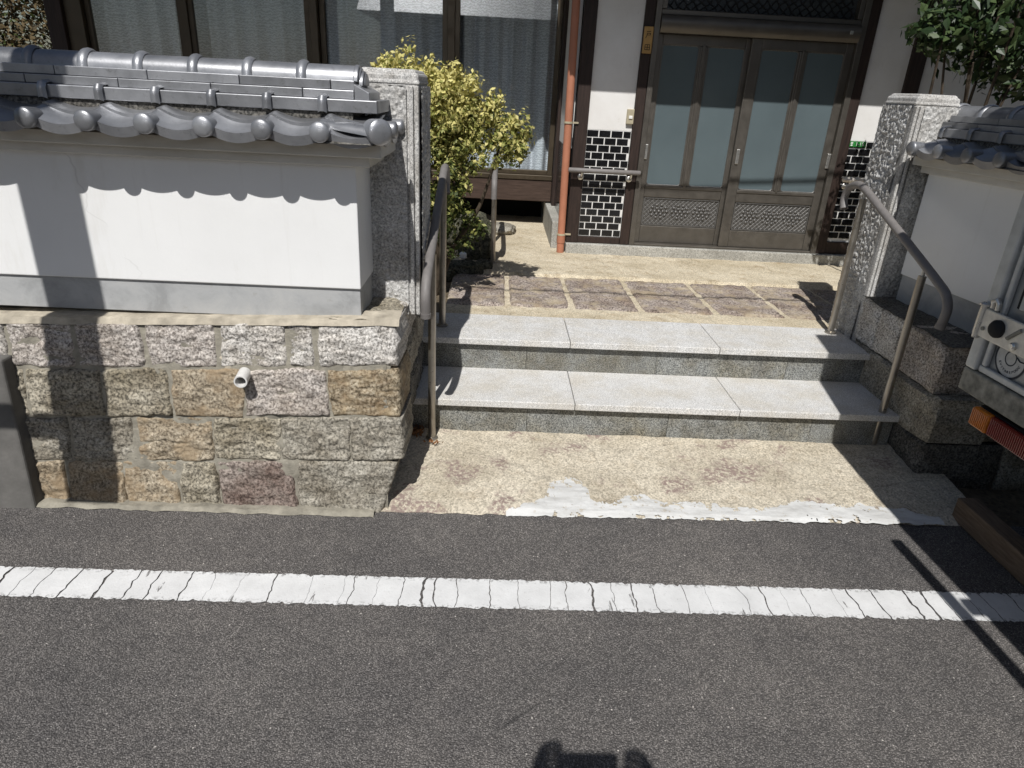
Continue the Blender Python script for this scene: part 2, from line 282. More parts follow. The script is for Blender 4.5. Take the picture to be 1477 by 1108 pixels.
# ------------------------------------------------------------------ object helpers
WP = {}
def wpos(o): return WP.get(o.name, Vector((0, 0, 0)))
def link(o, parent=None, loc=(0, 0, 0)):
    loc = Vector(loc); COL.objects.link(o); WP[o.name] = loc
    if parent is not None: o.parent = parent; o.location = loc - wpos(parent)
    else: o.location = loc
    return o
def tag(o, label=None, cat=None, group=None, kind=None):
    if label: o['label'] = label
    if cat: o['category'] = cat
    if group: o['group'] = group
    if kind: o['kind'] = kind
    return o
def thing(name, label, cat, loc, group=None):
    o = bpy.data.objects.new(name, None); o.empty_display_size = 0.1; link(o, None, loc); return tag(o, label, cat, group)
class MB:
    def __init__(s): s.v = []; s.f = []; s.mi = []
    def quad(s, a, b, c, d): i = len(s.v); s.v += [a, b, c, d]; s.f.append((i, i + 1, i + 2, i + 3)); return s
    def box(s, x0, x1, y0, y1, z0, z1):
        i = len(s.v)
        s.v += [(x0, y0, z0), (x1, y0, z0), (x1, y1, z0), (x0, y1, z0), (x0, y0, z1), (x1, y0, z1), (x1, y1, z1), (x0, y1, z1)]
        s.f += [tuple(i + k for k in q) for q in ((0, 3, 2, 1), (4, 5, 6, 7), (0, 1, 5, 4), (1, 2, 6, 5), (2, 3, 7, 6), (3, 0, 4, 7))]; return s
    def hexa(s, p):          # 8 corners ordered like box
        i = len(s.v); s.v += [tuple(q) for q in p]
        s.f += [tuple(i + k for k in q) for q in ((0, 3, 2, 1), (4, 5, 6, 7), (0, 1, 5, 4), (1, 2, 6, 5), (2, 3, 7, 6), (3, 0, 4, 7))]; return s
    def prism(s, poly, axis, a0, a1):    # polygon (2D) extruded along axis
        def p3(u, w, a): return {0: (a, u, w), 1: (u, a, w), 2: (u, w, a)}[axis]
        n = len(poly); i = len(s.v)
        s.v += [p3(u, w, a0) for u, w in poly] + [p3(u, w, a1) for u, w in poly]
        s.f.append(tuple(i + k for k in range(n))[::-1]); s.f.append(tuple(i + n + k for k in range(n)))
        for k in range(n): s.f.append((i + k, i + (k + 1) % n, i + n + (k + 1) % n, i + n + k))
        return s
    def tube(s, pts, r, n=12, caps=True):
        pts = [Vector(p) for p in pts]; i0 = len(s.v); prev = None
        rr = r if isinstance(r, (list, tuple)) else [r] * len(pts)
        for k, p in enumerate(pts):
            if k == 0: t = pts[1] - p
            elif k == len(pts) - 1: t = p - pts[k - 1]
            else: t = (pts[k + 1] - p).normalized() + (p - pts[k - 1]).normalized()
            t.normalize()
            if prev is None:
                u = t.cross(Vector((0, 0, 1)) if abs(t.z) < 0.9 else Vector((1, 0, 0))).normalized()
            else: u = (prev - t * prev.dot(t)).normalized()
            prev = u; w = t.cross(u)
            for j in range(n):
                a = 2 * math.pi * j / n; q = p + (u * math.cos(a) + w * math.sin(a)) * rr[k]; s.v.append(tuple(q))
        for k in range(len(pts) - 1):
            for j in range(n):
                a = i0 + k * n + j; b = i0 + k * n + (j + 1) % n; s.f.append((a, b, b + n, a + n))
        if caps:
            s.f.append(tuple(i0 + j for j in range(n))[::-1]); s.f.append(tuple(i0 + (len(pts) - 1) * n + j for j in range(n)))
        return s
    def lathe(s, prof, origin, axis, n=20):      # prof: (r, h) list along axis
        ax = Vector(axis).normalized(); u = ax.cross(Vector((0, 0, 1)) if abs(ax.z) < 0.9 else Vector((1, 0, 0))).normalized(); w = ax.cross(u); o = Vector(origin); i0 = len(s.v)
        for r, h in prof:
            for j in range(n):
                a = 2 * math.pi * j / n; s.v.append(tuple(o + ax * h + (u * math.cos(a) + w * math.sin(a)) * r))
        for k in range(len(prof) - 1):
            for j in range(n):
                a = i0 + k * n + j; b = i0 + k * n + (j + 1) % n; s.f.append((a, b, b + n, a + n))
        s.f.append(tuple(i0 + j for j in range(n))[::-1]); s.f.append(tuple(i0 + (len(prof) - 1) * n + j for j in range(n)))
        return s
    def grid(s, fn, nu, nv):
        i0 = len(s.v)
        for a in range(nu + 1):
            for b in range(nv + 1): s.v.append(tuple(fn(a / nu, b / nv)))
        for a in range(nu):
            for b in range(nv):
                k = i0 + a * (nv + 1) + b; s.f.append((k, k + nv + 1, k + nv + 2, k + 1))
        return s
    def mesh(s, name, mat, smooth=False):
        me = bpy.data.meshes.new(name); me.from_pydata(s.v, [], s.f)
        for q in (mat if isinstance(mat, (list, tuple)) else [mat]): me.materials.append(M[q])
        if s.mi: me.polygons.foreach_set('material_index', s.mi)
        bm = bmesh.new(); bm.from_mesh(me); bmesh.ops.recalc_face_normals(bm, faces=bm.faces); bm.to_mesh(me); bm.free()
        if smooth:
            me.polygons.foreach_set('use_smooth', [True] * len(me.polygons))
            try: me.set_sharp_from_angle(angle=R(38))
            except Exception: pass
        me.update(); return me
    def build(s, name, mat, parent=None, loc=(0, 0, 0), smooth=False, bevel=0.0, seg=2):
        o = bpy.data.objects.new(name, s.mesh(name, mat, smooth)); link(o, parent, loc)
        if bevel:
            b = o.modifiers.new('bevel', 'BEVEL'); b.width = bevel; b.segments = seg; b.limit_method = 'ANGLE'; b.angle_limit = R(40)
        return o
def copy_of(o, parent, loc, rotz=None):
    c = o.copy(); link(c, parent, loc)
    if rotz is not None: c.rotation_euler = (0, 0, rotz)
    return c
def rel(parent, p): return wpos(parent) + Vector(p)
def text_mesh(txt, size, depth=0.0006):
    cu = bpy.data.curves.new('txt', 'FONT'); cu.body = txt; cu.size = size; cu.extrude = depth; cu.align_x = 'CENTER'; cu.align_y = 'CENTER'
    o = bpy.data.objects.new('txt', cu); COL.objects.link(o); dg = bpy.context.evaluated_depsgraph_get()
    me = bpy.data.meshes.new_from_object(o.evaluated_get(dg)); bpy.data.objects.remove(o); return me
def fbm(p, s, oct=4, seed=0.0):
    q = Vector(p) * s + Vector((seed, seed * 1.7, seed * 0.6)); a = 1.0; t = 0.0
    for _ in range(oct): t += a * noise.noise(q); q = q * 2.03; a *= 0.55
    return t

# ------------------------------------------------------------------ road
rb = MB()
rb.grid(lambda a, b: (-40 + 80 * a, -40 + 80 * b, -0.03), 2, 2)
tag(rb.build('ground', 'soil'), kind='structure')
rd = MB(); rd.box(-40, 40, -9, 2.36, -0.2, 0.0)
tag(rd.build('road', 'asphalt'), kind='structure')
# painted edge line: slabs of paint split by transverse cracks with ragged rims
cracks0 = [-1.61, -1.381, -1.177, -0.998, -0.917, -0.822, -0.708, -0.584, -0.472, -0.44, -0.356, -0.195, -0.156, -0.086, 0.033, 0.24, 0.384, 0.532, 0.605, 0.714, 0.922, 1.067, 1.255, 1.4, 1.521, 1.65, 1.803]
cracks = []
for a, b in zip(cracks0, cracks0[1:] + [1.9]):
    k = max(1, round((b - a) / 0.085)); cracks += [a + (b - a) * (q + (random.uniform(-.25, .25) if q else 0)) / k for q in range(k)]
x = -1.61
while x > -7: x -= random.uniform(0.06, 0.13); cracks.insert(0, x)
x = 1.803
while x < 7: x += random.uniform(0.06, 0.13); cracks.append(x)
ln = MB()
def rag(x, q): n = fbm((x, q, 0), 26, 4); return 0.007 * n + 0.020 * max(0, noise.noise((x * 48, q, 3)) - 0.22)
def yb(x): return 1.777 + 0.0025 * x + rag(x, 0)
def yt(x): return 1.922 + 0.0025 * x - rag(x, 5)
def crack_x(c, k, t): return c + 0.010 * fbm((c * 3, t * 0.8, 0), 3, 2, 3.1) + 0.004 * fbm((c, t, 0), 9, 3, 8.0)
for i in range(len(cracks) - 1):
    a, b = cracks[i], cracks[i + 1]
    random.seed(i); wa = random.choice((0.0005, 0.001, 0.0014, 0.0022, 0.004)); random.seed(i + 1); wb = random.choice((0.0005, 0.001, 0.0014, 0.0022, 0.004))
    nu = max(4, int((b - a) / 0.004)); nv = 10
    def fn(u, v, a=a, b=b, wa=wa, wb=wb):
        xa = crack_x(a, 0, v) + wa * (1 + 1.2 * noise.noise((a * 9, v * 8, 0))); xb = crack_x(b, 0, v) - wb * (1 + 1.2 * noise.noise((b * 9, v * 8, 4)))
        X = xa + (xb - xa) * u; return (X, yb(X) + (yt(X) - yb(X)) * v, 0.004)
    ln.grid(fn, nu, nv)
tag(ln.build('road_edge_line', 'road_paint'), kind='structure')
random.seed(11)

# ------------------------------------------------------------------ apron in front of the steps, cement smear, landing
Y1, Z1, Z2, Y2, Z3 = 2.945, 0.06, 0.236, 3.32, 0.411
ap = MB()
def apf(u, v):
    xl = -0.47 + 0.02 * fbm((0, v, 0), 6, 2); xr = 2.14
    X = xl + (xr - xl) * u; yf = 2.318 + 0.012 * (X + 0.4) + 0.010 * fbm((X, 0, 0), 14, 3); Y = yf + (3.0 - yf) * v
    edge = min(1, v * 14); z = 0.002 + 0.012 * edge + 0.05 * v + 0.006 * fbm((X, Y, 0), 7, 4) * edge
    return (X, Y, z)
ap.grid(apf, 130, 42)
def ap_z(X, Y): v = max(0, min(1, (Y - 2.33) / 0.67)); return 0.014 + 0.05 * v + 0.006 * fbm((X, Y, 0), 7, 4)
tag(ap.build('entrance_apron', 'apron_concrete', smooth=True), kind='structure')
top = [(0.09, 2.325), (0.12, 2.34), (0.158, 2.363), (0.246, 2.398), (0.262, 2.44), (0.276, 2.501), (0.30, 2.55), (0.34, 2.573), (0.39, 2.56), (0.418, 2.532), (0.446, 2.479), (0.43, 2.435), (0.47, 2.41), (0.523, 2.394), (0.554, 2.406), (0.59, 2.44), (0.632, 2.463), (0.683, 2.46), (0.72, 2.43), (0.763, 2.418), (0.85, 2.425), (0.935, 2.417), (1.043, 2.392), (1.14, 2.39), (1.234, 2.403), (1.30, 2.43), (1.346, 2.451), (1.44, 2.45), (1.53, 2.44), (1.62, 2.445), (1.716, 2.43), (1.80, 2.42), (1.88, 2.385), (1.93, 2.36)]
pm = MB()
def interp(t):
    t *= len(top) - 1; i = min(int(t), len(top) - 2); k = t - i
    return (top[i][0] + (top[i + 1][0] - top[i][0]) * k, top[i][1] + (top[i + 1][1] - top[i][1]) * k)
def pmf(u, v):
    X, Yt = interp(u); Yt += 0.010 + 0.016 * fbm((X, Yt, 2), 22, 4); Yb = 2.306 + 0.012 * (X + 0.4) + 0.010 * fbm((X, 0, 0), 14, 3) + 0.004
    Y = Yb + max(0.004, Yt - Yb) * v; k = math.sin(math.pi * min(1, v * 0.92 + 0.06))
    return (X, Y, max(0.0035, ap_z(X, Y) * min(1, (Y - 2.31) * 25) + 0.0012 + 0.0012 * k))
pm.grid(pmf, 560, 34)
keep = []
for f in pm.f:
    q = pm.v[f[0]]; vv = (f[0] % 35) / 34; n1 = fbm((q[0], q[1], 7), 26, 4); n2 = fbm((q[0], q[1], 3), 70, 3)
    if n1 + 0.45 * n2 < 0.95 - 0.85 * max(0, vv - 0.45) / 0.55 and not (vv < 0.1 and n1 > 0.35): keep.append(f)
pm.f = keep
tag(pm.build('cement_smear', 'patch_mortar', smooth=True), kind='structure')
lg = MB(); lg.grid(lambda a, b: (-9 + 18 * a, 3.66 + 8 * b, 0.380), 8, 4)
tag(lg.build('garden_ground', 'soil'), kind='structure')
ld = MB()
def ldf(u, v):
    X = -0.27 + 3.4 * u; Y = 3.66 + 0.97 * v; return (X, Y, Z3 - 0.004 + 0.003 * fbm((X, Y, 0), 5, 3))
ld.grid(ldf, 60, 20); ld.box(-0.27, 3.13, 3.70, 4.62, 0.1, 0.39)
tag(ld.build('landing', 'landing_concrete', smooth=True), kind='structure')
ep = MB()
def epf(u, v):
    X = -0.30 + 3.6 * u; yf = 4.60 + 0.012 * fbm((X, 0, 0), 7, 3); Y = yf + (6.9 - yf) * v ** 1.4
    return (X, Y, (0.405 if v < 0.004 else 0.428) + 0.004 * fbm((X, Y, 0), 6, 3))
ep.grid(epf, 80, 40)
tag(ep.build('porch_floor', 'landing_concrete', smooth=True), kind='structure')

ft = MB()
def ftf(u, v):
    X = -4 + 3.56 * u; yf = 2.275 + 0.010 * fbm((X, 2, 0), 12, 4); return (X, yf + (2.36 - yf) * v, 0.003 + 0.010 * min(1, v * 6) + 0.004 * fbm((X, v, 5), 22, 3))
ft.grid(ftf, 260, 6); tag(ft.build('wall_foot_strip', 'wall_mortar', smooth=True), kind='structure')
# ------------------------------------------------------------------ rough stone builder
def stone_mesh(corners, depth, seed, nrm, mat, name='stone', amp=0.016, nu=26, nv=16, rnd=0.16):
    # corners: four front-face points (bl, br, tr, tl); bulges out along nrm; sides go back by depth
    bl, br, tr, tl = [Vector(c) for c in corners]; nrm = Vector(nrm).normalized(); mb = MB(); cols = []
    W = ((br - bl).length + (tr - tl).length) / 2; Hh = ((tl - bl).length + (tr - br).length) / 2
    def P(u, v):
        # rounded outline
        uu, vv = u * 2 - 1, v * 2 - 1
        ex = 1 - rnd * 0.10 * abs(vv) ** 6; ey = 1 - rnd * 0.10 * abs(uu) ** 6
        u2 = (uu * ex + 1) / 2; v2 = (vv * ey + 1) / 2
        p = (bl + (br - bl) * u2) * (1 - v2) + (tl + (tr - tl) * u2) * v2
        ed = min(u * W, (1 - u) * W, v * Hh, (1 - v) * Hh); k = min(1, ed / 0.010)
        wob = Vector((fbm(p, 11, 4, seed), 0, fbm(p, 11, 4, seed + 5))) * 0.009; pa = Vector((p.x * .6, p.y * .6, p.z * 1.5)) if abs(nrm.z) < .5 else p
        rdg = abs(fbm(pa, 9, 4, seed + 1)); b = amp * (0.15 + 0.45 * (1 - (1 - k) ** 2)) + amp * 0.9 * fbm(pa, 5, 4, seed) * k - amp * 0.7 * max(0, 0.22 - rdg) * 3 * k + amp * 0.5 * fbm(pa, 26, 4, seed + 2) * (0.3 + 0.7 * k) - 0.008 * (1 - k)
        side = wob if abs(nrm.y) > 0.5 else Vector((0, wob.x, wob.z))
        return p + nrm * b + side * (1.0 if k < 1 else 0.6)
    mb.grid(P, nu, nv)
    idx = [k * (nv + 1) for k in range(nu + 1)] + [nu * (nv + 1) + j for j in range(1, nv + 1)] + [k * (nv + 1) + nv for k in range(nu - 1, -1, -1)] + [j for j in range(nv - 1, 0, -1)]
    i0 = len(mb.v); mb.v += [tuple(Vector(mb.v[q]) - nrm * depth) for q in idx]; n = len(idx)
    for k in range(n): mb.f.append((idx[k], idx[(k + 1) % n], i0 + (k + 1) % n, i0 + k))
    return mb

# ------------------------------------------------------------------ left retaining wall of squared stones
sw = thing('stone_retaining_wall', 'low retaining wall of rough squared granite blocks below the long white garden wall', 'stone wall', (-1.9, 2.4, 0))
def zrow(k, X):     # course heights follow the slight fall of the road to one side
    right = (0.0, 0.222, 0.405, 0.600, 0.782)[k]; s = (0.02, 0.04, 0.04, 0.04, 0.036)[k]
    return right + s * (X + 0.43)
def fy(z): return 2.325 + 0.10 * z
rows = [  # bottom to top: joint positions and stone materials
    ([-3.6, -3.2, -2.8, -2.45, -2.1, -1.794, -1.654, -1.423, -1.217, -1.053, -0.746, -0.398], 'tan olive tan grey tan tan tan tan olive purple grey'.split()),
    ([-3.5, -3.1, -2.7, -2.3, -2.0, -1.799, -1.614, -1.357, -1.067, -0.803, -0.534, -0.330], 'grey olive grey olive grey grey grey tan olive grey grey'.split()),
    ([-3.6, -3.2, -2.85, -2.5, -2.1, -1.747, -1.462, -1.208, -0.931, -0.606, -0.338], 'olive pink olive grey olive olive olive tan pink orange'.split()),
    ([-3.5, -3.1, -2.75, -2.4, -2.1, -1.786, -1.541, -1.28, -1.017, -0.753, -0.648, -0.347], 'pink white pink pink white pink pink pink white white white'.split())]
core = MB()
core.hexa([(-3.7, fy(-.05) + .004, -0.1), (-0.42, fy(-.05) + .004, -0.1), (-0.42, 3.6, -0.1), (-3.7, 3.6, -0.1), (-3.7, fy(.66) + .004, 0.66), (-0.365, fy(.72) + .004, 0.755), (-0.365, 3.6, 0.755), (-3.7, 3.6, 0.66)])
core.build('mortar_bed', 'wall_mortar', sw)
mf = MB()
def mff(u, v):
    X = -3.6 + 3.21 * u; z = -0.05 + (zrow(4, X) + 0.045) * v; return (X, fy(z) + 0.006 - 0.013 * fbm((X, 0, z), 7, 4, 4.0), z)
mf.grid(mff, 320, 60).build('pointing', 'wall_mortar', sw, smooth=True)
mu = MB(); mu.grid(lambda u, v: (lambda X: (lambda z: (X, fy(z) + 0.006 - 0.008 * fbm((X, 0, z), 8, 4, 1.0), z))(zrow(3, X) - 0.006 + (zrow(4, X) - zrow(3, X)) * v))(-3.6 + 3.21 * u), 320, 20).build('pointing', 'cap_mortar', sw, smooth=True)
sd = 0
for k, (js, ms) in enumerate(rows):
    for j in range(len(js) - 1):
        random.seed(100 * k + j); g = (0.0008, 0.001, 0.0015, 0.006)[k]
        xl0, xr0 = js[j] + g, js[j + 1] - g; tl = random.uniform(-0.012, 0.012); last = j == len(js) - 2
        xl1, xr1 = xl0 + random.uniform(-.012, .012), xr0 + random.uniform(-.012, .012)
        if last: xr0, xr1 = (js[j + 1] - (0.03 if k == 0 else 0)), js[j + 1] + (0.055 if k == 0 else 0.0)
        z0a, z0b, z1a, z1b = zrow(k, xl0) + g * random.uniform(.4, 1.6), zrow(k, xr0) + g * random.uniform(.4, 1.6), zrow(k + 1, xl0) - g * random.uniform(.4, 1.6), zrow(k + 1, xr0) - g * random.uniform(.4, 1.6)
        if k == 0: z0a = z0b = -0.06
        c = [(xl0, fy(z0a), z0a), (xr0, fy(z0b), z0b), (xr1, fy(z1b), z1b), (xl1, fy(z1a), z1a)]
        vis = xr0 > -2.1
        mb = stone_mesh(c, 0.20 if not last else 0.30, k * 17 + j * 3.3, (0, -1, 0.1), None, amp=0.0115, nu=56 if vis else 10, nv=34 if vis else 6)
        mb.build('stone', 'stone_' + ms[j], sw, smooth=False).data.polygons.foreach_set('use_smooth', [True] * 0 or [True] * len(mb.f))
# side faces toward the steps
for k, (za, zb) in enumerate(((0.0, 0.24), (0.24, 0.42), (0.42, 0.61), (0.61, 0.785))):
    ys = [2.66, 2.95, 3.26] if k % 2 else [2.66, 3.05, 3.3]
    xo = (-0.375, -0.345, -0.345, -0.352)[k]
    for j in range(2):
        mb = stone_mesh([(xo, ys[j + 1] - .005, za), (xo, ys[j] + .003, za), (xo, ys[j] + .003, zb - .006), (xo, ys[j + 1] - .005, zb - .006)], 0.2, k * 7 + j + 50, (1, 0, 0), None, amp=0.010, nu=20, nv=12)
        o = mb.build('stone', 'stone_' + ('grey', 'dark', 'grey', 'white')[k], sw, smooth=True)
cp = MB()
def capf(u, v):
    X = -3.7 + 3.36 * u; z = zrow(4, X) + 0.006 + 0.010 * v + 0.004 * fbm((X, v, 0), 8, 3); return (X, fy(0.78) - 0.014 + 0.10 * v + 0.006 * fbm((X, 1, 0), 9, 3), z if v > 0.02 else z - 0.02)
cp.grid(capf, 150, 10); cp.build('mortar_ledge', 'cap_mortar', sw, smooth=True)
ct = MB()
def ctf(u, v):
    X = -0.60 + 0.245 * u + 0.006 * fbm((0, v, 3), 9, 3) * (u > .9); Y = 2.40 + 0.92 * v; e = max(0, u - 0.85) / 0.15
    return (X, Y, 0.786 - 0.02 * e + 0.008 * fbm((X, Y, 0), 9, 4))
ct.grid(ctf, 16, 40); ct.build('top_stone', 'stone_olive', sw, smooth=True)
wp = MB(); wp.lathe([(0.024, 0.0), (0.024, 0.115), (0.019, 0.115), (0.019, 0.03)], (-0.927, 2.42, 0.562), (0.12, -1, -0.02), 24)
o = wp.build('drain_pipe', 'pvc_white', sw, smooth=True); o['label'] = 'stub of white plastic drain pipe poking out of the stones'
wd = MB(); wd.lathe([(0.017, 0.0), (0.017, 0.01)], (-0.925, 2.40, 0.5615), (0.12, -1, -0.02), 20); wd.build('pipe_hole', 'weep_dark', o)

# ------------------------------------------------------------------ tiled plaster garden wall (local frame: face y=0, outer end x=0)
TW = 0.18
def wave(u): return 0.034 * (1 - u) ** 2.0 + 0.017 * u ** 2.5 - 0.013 * math.sin(math.pi * u ** 0.9) - (0.010 * ((0.07 - u) / 0.07) ** 2 if u < 0.07 else 0)
def eave_mesh():
    mb = MB(); n = 28
    def top(u, v): return (u * (TW + .004) - 0.002, 0.155 * v, wave(u) + 0.036 * v + 0.002 * math.sin(v * 3.14))
    mb.grid(lambda a, b: top(a, b), n, 5); mb.grid(lambda a, b: (lambda p: (p[0] - .001, p[1], p[2] - 0.026 * b))(top(0, a)), 5, 1)
    mb.grid(lambda a, b: (lambda p: (p[0], p[1] - 0.002 + 0.006 * b, p[2] - 0.030 * b))(top(a, 0)), n, 2)        # drop face
    mb.grid(lambda a, b: (lambda p: (p[0], p[1] + 0.004, p[2] - 0.030 if b == 0 else p[2] - 0.014))(top(a, b)), n, 1)
    return mb
def knob_mesh():
    mb = MB(); r = 0.032
    mb.lathe([(r * 0.92, 0.05), (r, 0.0), (r * 0.98, -0.006), (r * 0.9, -0.010), (r * 0.66, -0.0135), (r * 0.3, -0.0155), (0.001, -0.016)], (0, 0, 0), (0, 1, 0), 22); return mb
def upper_mesh():
    mb = MB(); mb.grid(lambda a, b: (a * TW, 0.11 * b, wave(a) * (0.9 - 0.3 * b) + 0.022 * b), 16, 3)
    mb.grid(lambda a, b: (a * TW, 0.0, wave(a) * 0.9 - 0.010 * b), 16, 1); return mb
ME = {'eave': eave_mesh().mesh('eave_tile', 'roof_tile', True), 'knob': knob_mesh().mesh('tile_end', 'roof_tile', True), 'upper': upper_mesh().mesh('upper_tile', 'roof_tile', True)}
def ridge_mesh(L, r):
    mb = MB(); n = 12
    mb.grid(lambda a, b: (L * a, -r * math.cos(math.pi * b), r * 0.92 * math.sin(math.pi * b)), 1, n); return mb
ME['ridge'] = ridge_mesh(TW - 0.001, 0.052).mesh('ridge_tile', 'roof_tile', True)
def ring_mesh():
    mb = MB(); n = 14; L = 0.034
    def f(a, b):
        r = 0.054 + 0.009 * math.sin(math.pi * a) ** 0.6; return (L * (a - 0.5), -r * math.cos(math.pi * b), r * 0.94 * math.sin(math.pi * b))
    mb.grid(f, 6, n); return mb
ME['ring'] = ring_mesh().mesh('ridge_band', 'roof_tile', True)
def band_mesh():     # short half-round strap lapping two flat tiles
    mb = MB()
    def f(a, b):
        w = 0.030; p = [(-0.010, -0.004), (-0.010, 0.030), (0.0, 0.044), (0.05, 0.050)]; k = b * 3; i = min(int(k), 2); t = k - i
        y = p[i][0] + (p[i + 1][0] - p[i][0]) * t; z = p[i][1] + (p[i + 1][1] - p[i][1]) * t
        s = 0.009 * math.sin(math.pi * a) ** 0.7; return (w * (a - 0.5), y - s, z + s * 0.6)
    mb.grid(f, 6, 9); return mb
ME['band'] = band_mesh().mesh('lap_band', 'roof_tile', True)
def inst(key, name, parent, loc, rotz=0.0):
    o = bpy.data.objects.new(name, ME[key]); link(o, parent, rel(parent, loc)); o.rotation_euler = (0, 0, rotz); return o
def box_part(parent, name, mat, x0, x1, y0, y1, z0, z1, bevel=0.0, taper=0.0):
    mb = MB(); L = wpos(parent); mb.box(x0, x1, y0, y1, z0, z1)
    return mb.build(name, mat, parent, loc=L, bevel=bevel)

def garden_wall(label, loc, rotz, length, band_z, dz=0.0, end_cap=True, far_cap=False):
    t = thing('garden_wall', label, 'wall', loc); L = length
    box_part(t, 'plaster', 'white_plaster', -L, 0, 0, 0.27, band_z[1], 1.345 + dz, 0.004)
    box_part(t, 'base_band', 'grey_band', -L + .004, -0.004, 0.010, 0.26, band_z[0], band_z[1] + .002, 0.003)
    box_part(t, 'lower_fascia', 'fascia_plaster', -L - .02, 0.055, -0.035, 0.305, 1.328 + dz, 1.365 + dz, 0.004)
    box_part(t, 'upper_fascia', 'fascia_plaster', -L - .04, 0.10, -0.075, 0.355, 1.362 + dz, 1.424 + dz, 0.004)
    mb = MB(); mb.prism([(-0.115, 1.405 + dz), (0.385, 1.405 + dz), (0.27, 1.455 + dz), (0.0, 1.455 + dz)], 0, -L - .03, 0.09)
    mb.build('roof_bed', 'cap_mortar', t, loc=loc)
    mb = MB(); mb.box(-L - .02, -0.004, 0.006, 0.264, 1.440 + dz, 1.4965 + dz); mb.build('roof_bed', 'stone_dark', t, loc=loc)
    n = int(L / TW) + 1
    for i in range(n):
        x = -0.083 - TW * (i + 1) + TW
        if i == 0: x = -0.083
        x = -0.083 - TW * i
        o = inst('eave', 'eave_tile', t, (x, -0.148, 1.428 + dz)); k = bpy.data.objects.new('tile_end', ME['knob']); link(k, o, wpos(o) + Vector((0.006, -0.010, 0.014)))
        inst('upper', 'upper_tile', t, (x, -0.050, 1.462 + dz))
        inst('eave', 'eave_tile', t, (x + TW, 0.45, 1.427 + dz), math.pi)
        # flat course, two laid courses, ridge
        o = box_part(t, 'flat_tile', 'roof_tile', x - .015, x + TW - .017, -0.004, 0.274, 1.497 + dz, 1.537 + dz, 0.003)
        inst('band', 'lap_band', t, (x - 0.016, -0.004, 1.497 + dz)); inst('band', 'lap_band', t, (x - 0.016, 0.274, 1.497 + dz), math.pi)
        inst('ridge', 'ridge_tile', t, (x - 0.10, 0.135, 1.594 + dz)); inst('ring', 'ridge_band', t, (x - 0.104, 0.135, 1.594 + dz))
    x = 0.0 if end_cap else 0.0; j = 0
    while x > -L - .02:
        w = 0.30; x2 = x - (w if j else 0.17)
        box_part(t, 'laid_tile', 'roof_tile', x2 + .0012, x - .0012, 0.026, 0.244, 1.538 + dz, 1.5645 + dz, 0.002)
        x3 = x - 0.0
        box_part(t, 'laid_tile', 'roof_tile', x2 + 0.09, x + (0.09 if j else 0.0) - .0024, 0.046, 0.224, 1.566 + dz, 1.5945 + dz, 0.002)
        x = x2; j += 1
    if end_cap:
        # round end plates of the ridge, hipped end courses and the corner tile
        for k, (xx, r) in enumerate(((0.004, 0.058), (0.020, 0.050))):
            mb = MB(); n2 = 16
            pts = [(-r * math.cos(math.pi * q / n2), r * 0.95 * math.sin(math.pi * q / n2)) for q in range(n2 + 1)]
            mb.prism([(0.135 + a, 1.590 + dz - 0.012 * k + b) for a, b in pts], 0, xx - 0.016, xx)
            mb.prism([(0.135 + a * .8, 1.592 + dz - 0.012 * k + b * .8) for a, b in pts], 0, xx, xx + 0.006)
            mb.build('ridge_end', 'roof_tile', t, loc=loc, smooth=True, bevel=0.003)
        mb = MB(); mb.hexa([(0, 0.026, 1.535 + dz), (0.05, 0.03, 1.520 + dz), (0.05, 0.24, 1.520 + dz), (0, 0.244, 1.535 + dz), (0, 0.026, 1.585 + dz), (0.05, 0.03, 1.560 + dz), (0.05, 0.24, 1.560 + dz), (0, 0.244, 1.585 + dz)])
        mb.build('end_course', 'roof_tile', t, loc=loc, bevel=0.003)
        for q in (0.06, 0.15, 0.24): inst('band', 'lap_band', t, (0.02, q, 1.490 + dz), math.pi / 2)
        for q in range(3):
            o = inst('eave', 'eave_tile', t, (0.115, -0.10 + TW * q, 1.425 + dz), math.pi / 2)
            k = bpy.data.objects.new('tile_end', ME['knob']); k.parent = o; COL.objects.link(k); k.location = (0.006, -0.004, 0.020); k.scale = (0.9, 1, 0.9)
        mb = MB(); mb.lathe([(0.036, 0.05), (0.040, 0.0), (0.040, -0.008), (0.035, -0.014), (0.022, -0.018), (0.001, -0.020)], (0.108, -0.146, 1.450 + dz), (-0.72, 1, 0.03), 24)
        mb.build('corner_tile_end', 'roof_tile', t, loc=loc, smooth=True)
        mb = MB()
        def cf(a, b):
            p = Vector((0.092, -0.122, 1.448 + dz)).lerp(Vector((-0.085, -0.070, 1.466 + dz)), a); s = 0.040 * (1 - 0.25 * a); an = math.pi * b
            side = Vector((0.25, 0.97, 0)); return p + side * (-s * math.cos(an)) + Vector((0, 0, s * 0.8 * math.sin(an) - 0.012))
        mb.grid(cf, 8, 10); mb.build('corner_tile', 'roof_tile', t, loc=loc, smooth=True)
        mb = MB(); mb.hexa([(-0.09, -0.16, 1.41 + dz), (0.09, -0.15, 1.41 + dz), (0.09, 0.40, 1.41 + dz), (-0.09, 0.40, 1.41 + dz), (-0.09, -0.11, 1.438 + dz), (0.085, -0.10, 1.438 + dz), (0.0, 0.27, 1.498 + dz), (-0.09, 0.27, 1.498 + dz)])
        mb.build('hip_bed', 'stone_dark', t, loc=loc)
    t.rotation_euler = (0, 0, rotz)
    return t
garden_wall('long white plaster garden wall with grey kawara tile roof on the rough stones', (-0.483, 2.43, 0), 0, 3.2, (0.772, 0.893))
garden_wall('short white plaster garden wall with tile roof beside the right gate pillar', (2.205, 2.80, 0), R(-83.5), 0.66, (0.66, 0.805), -0.015)
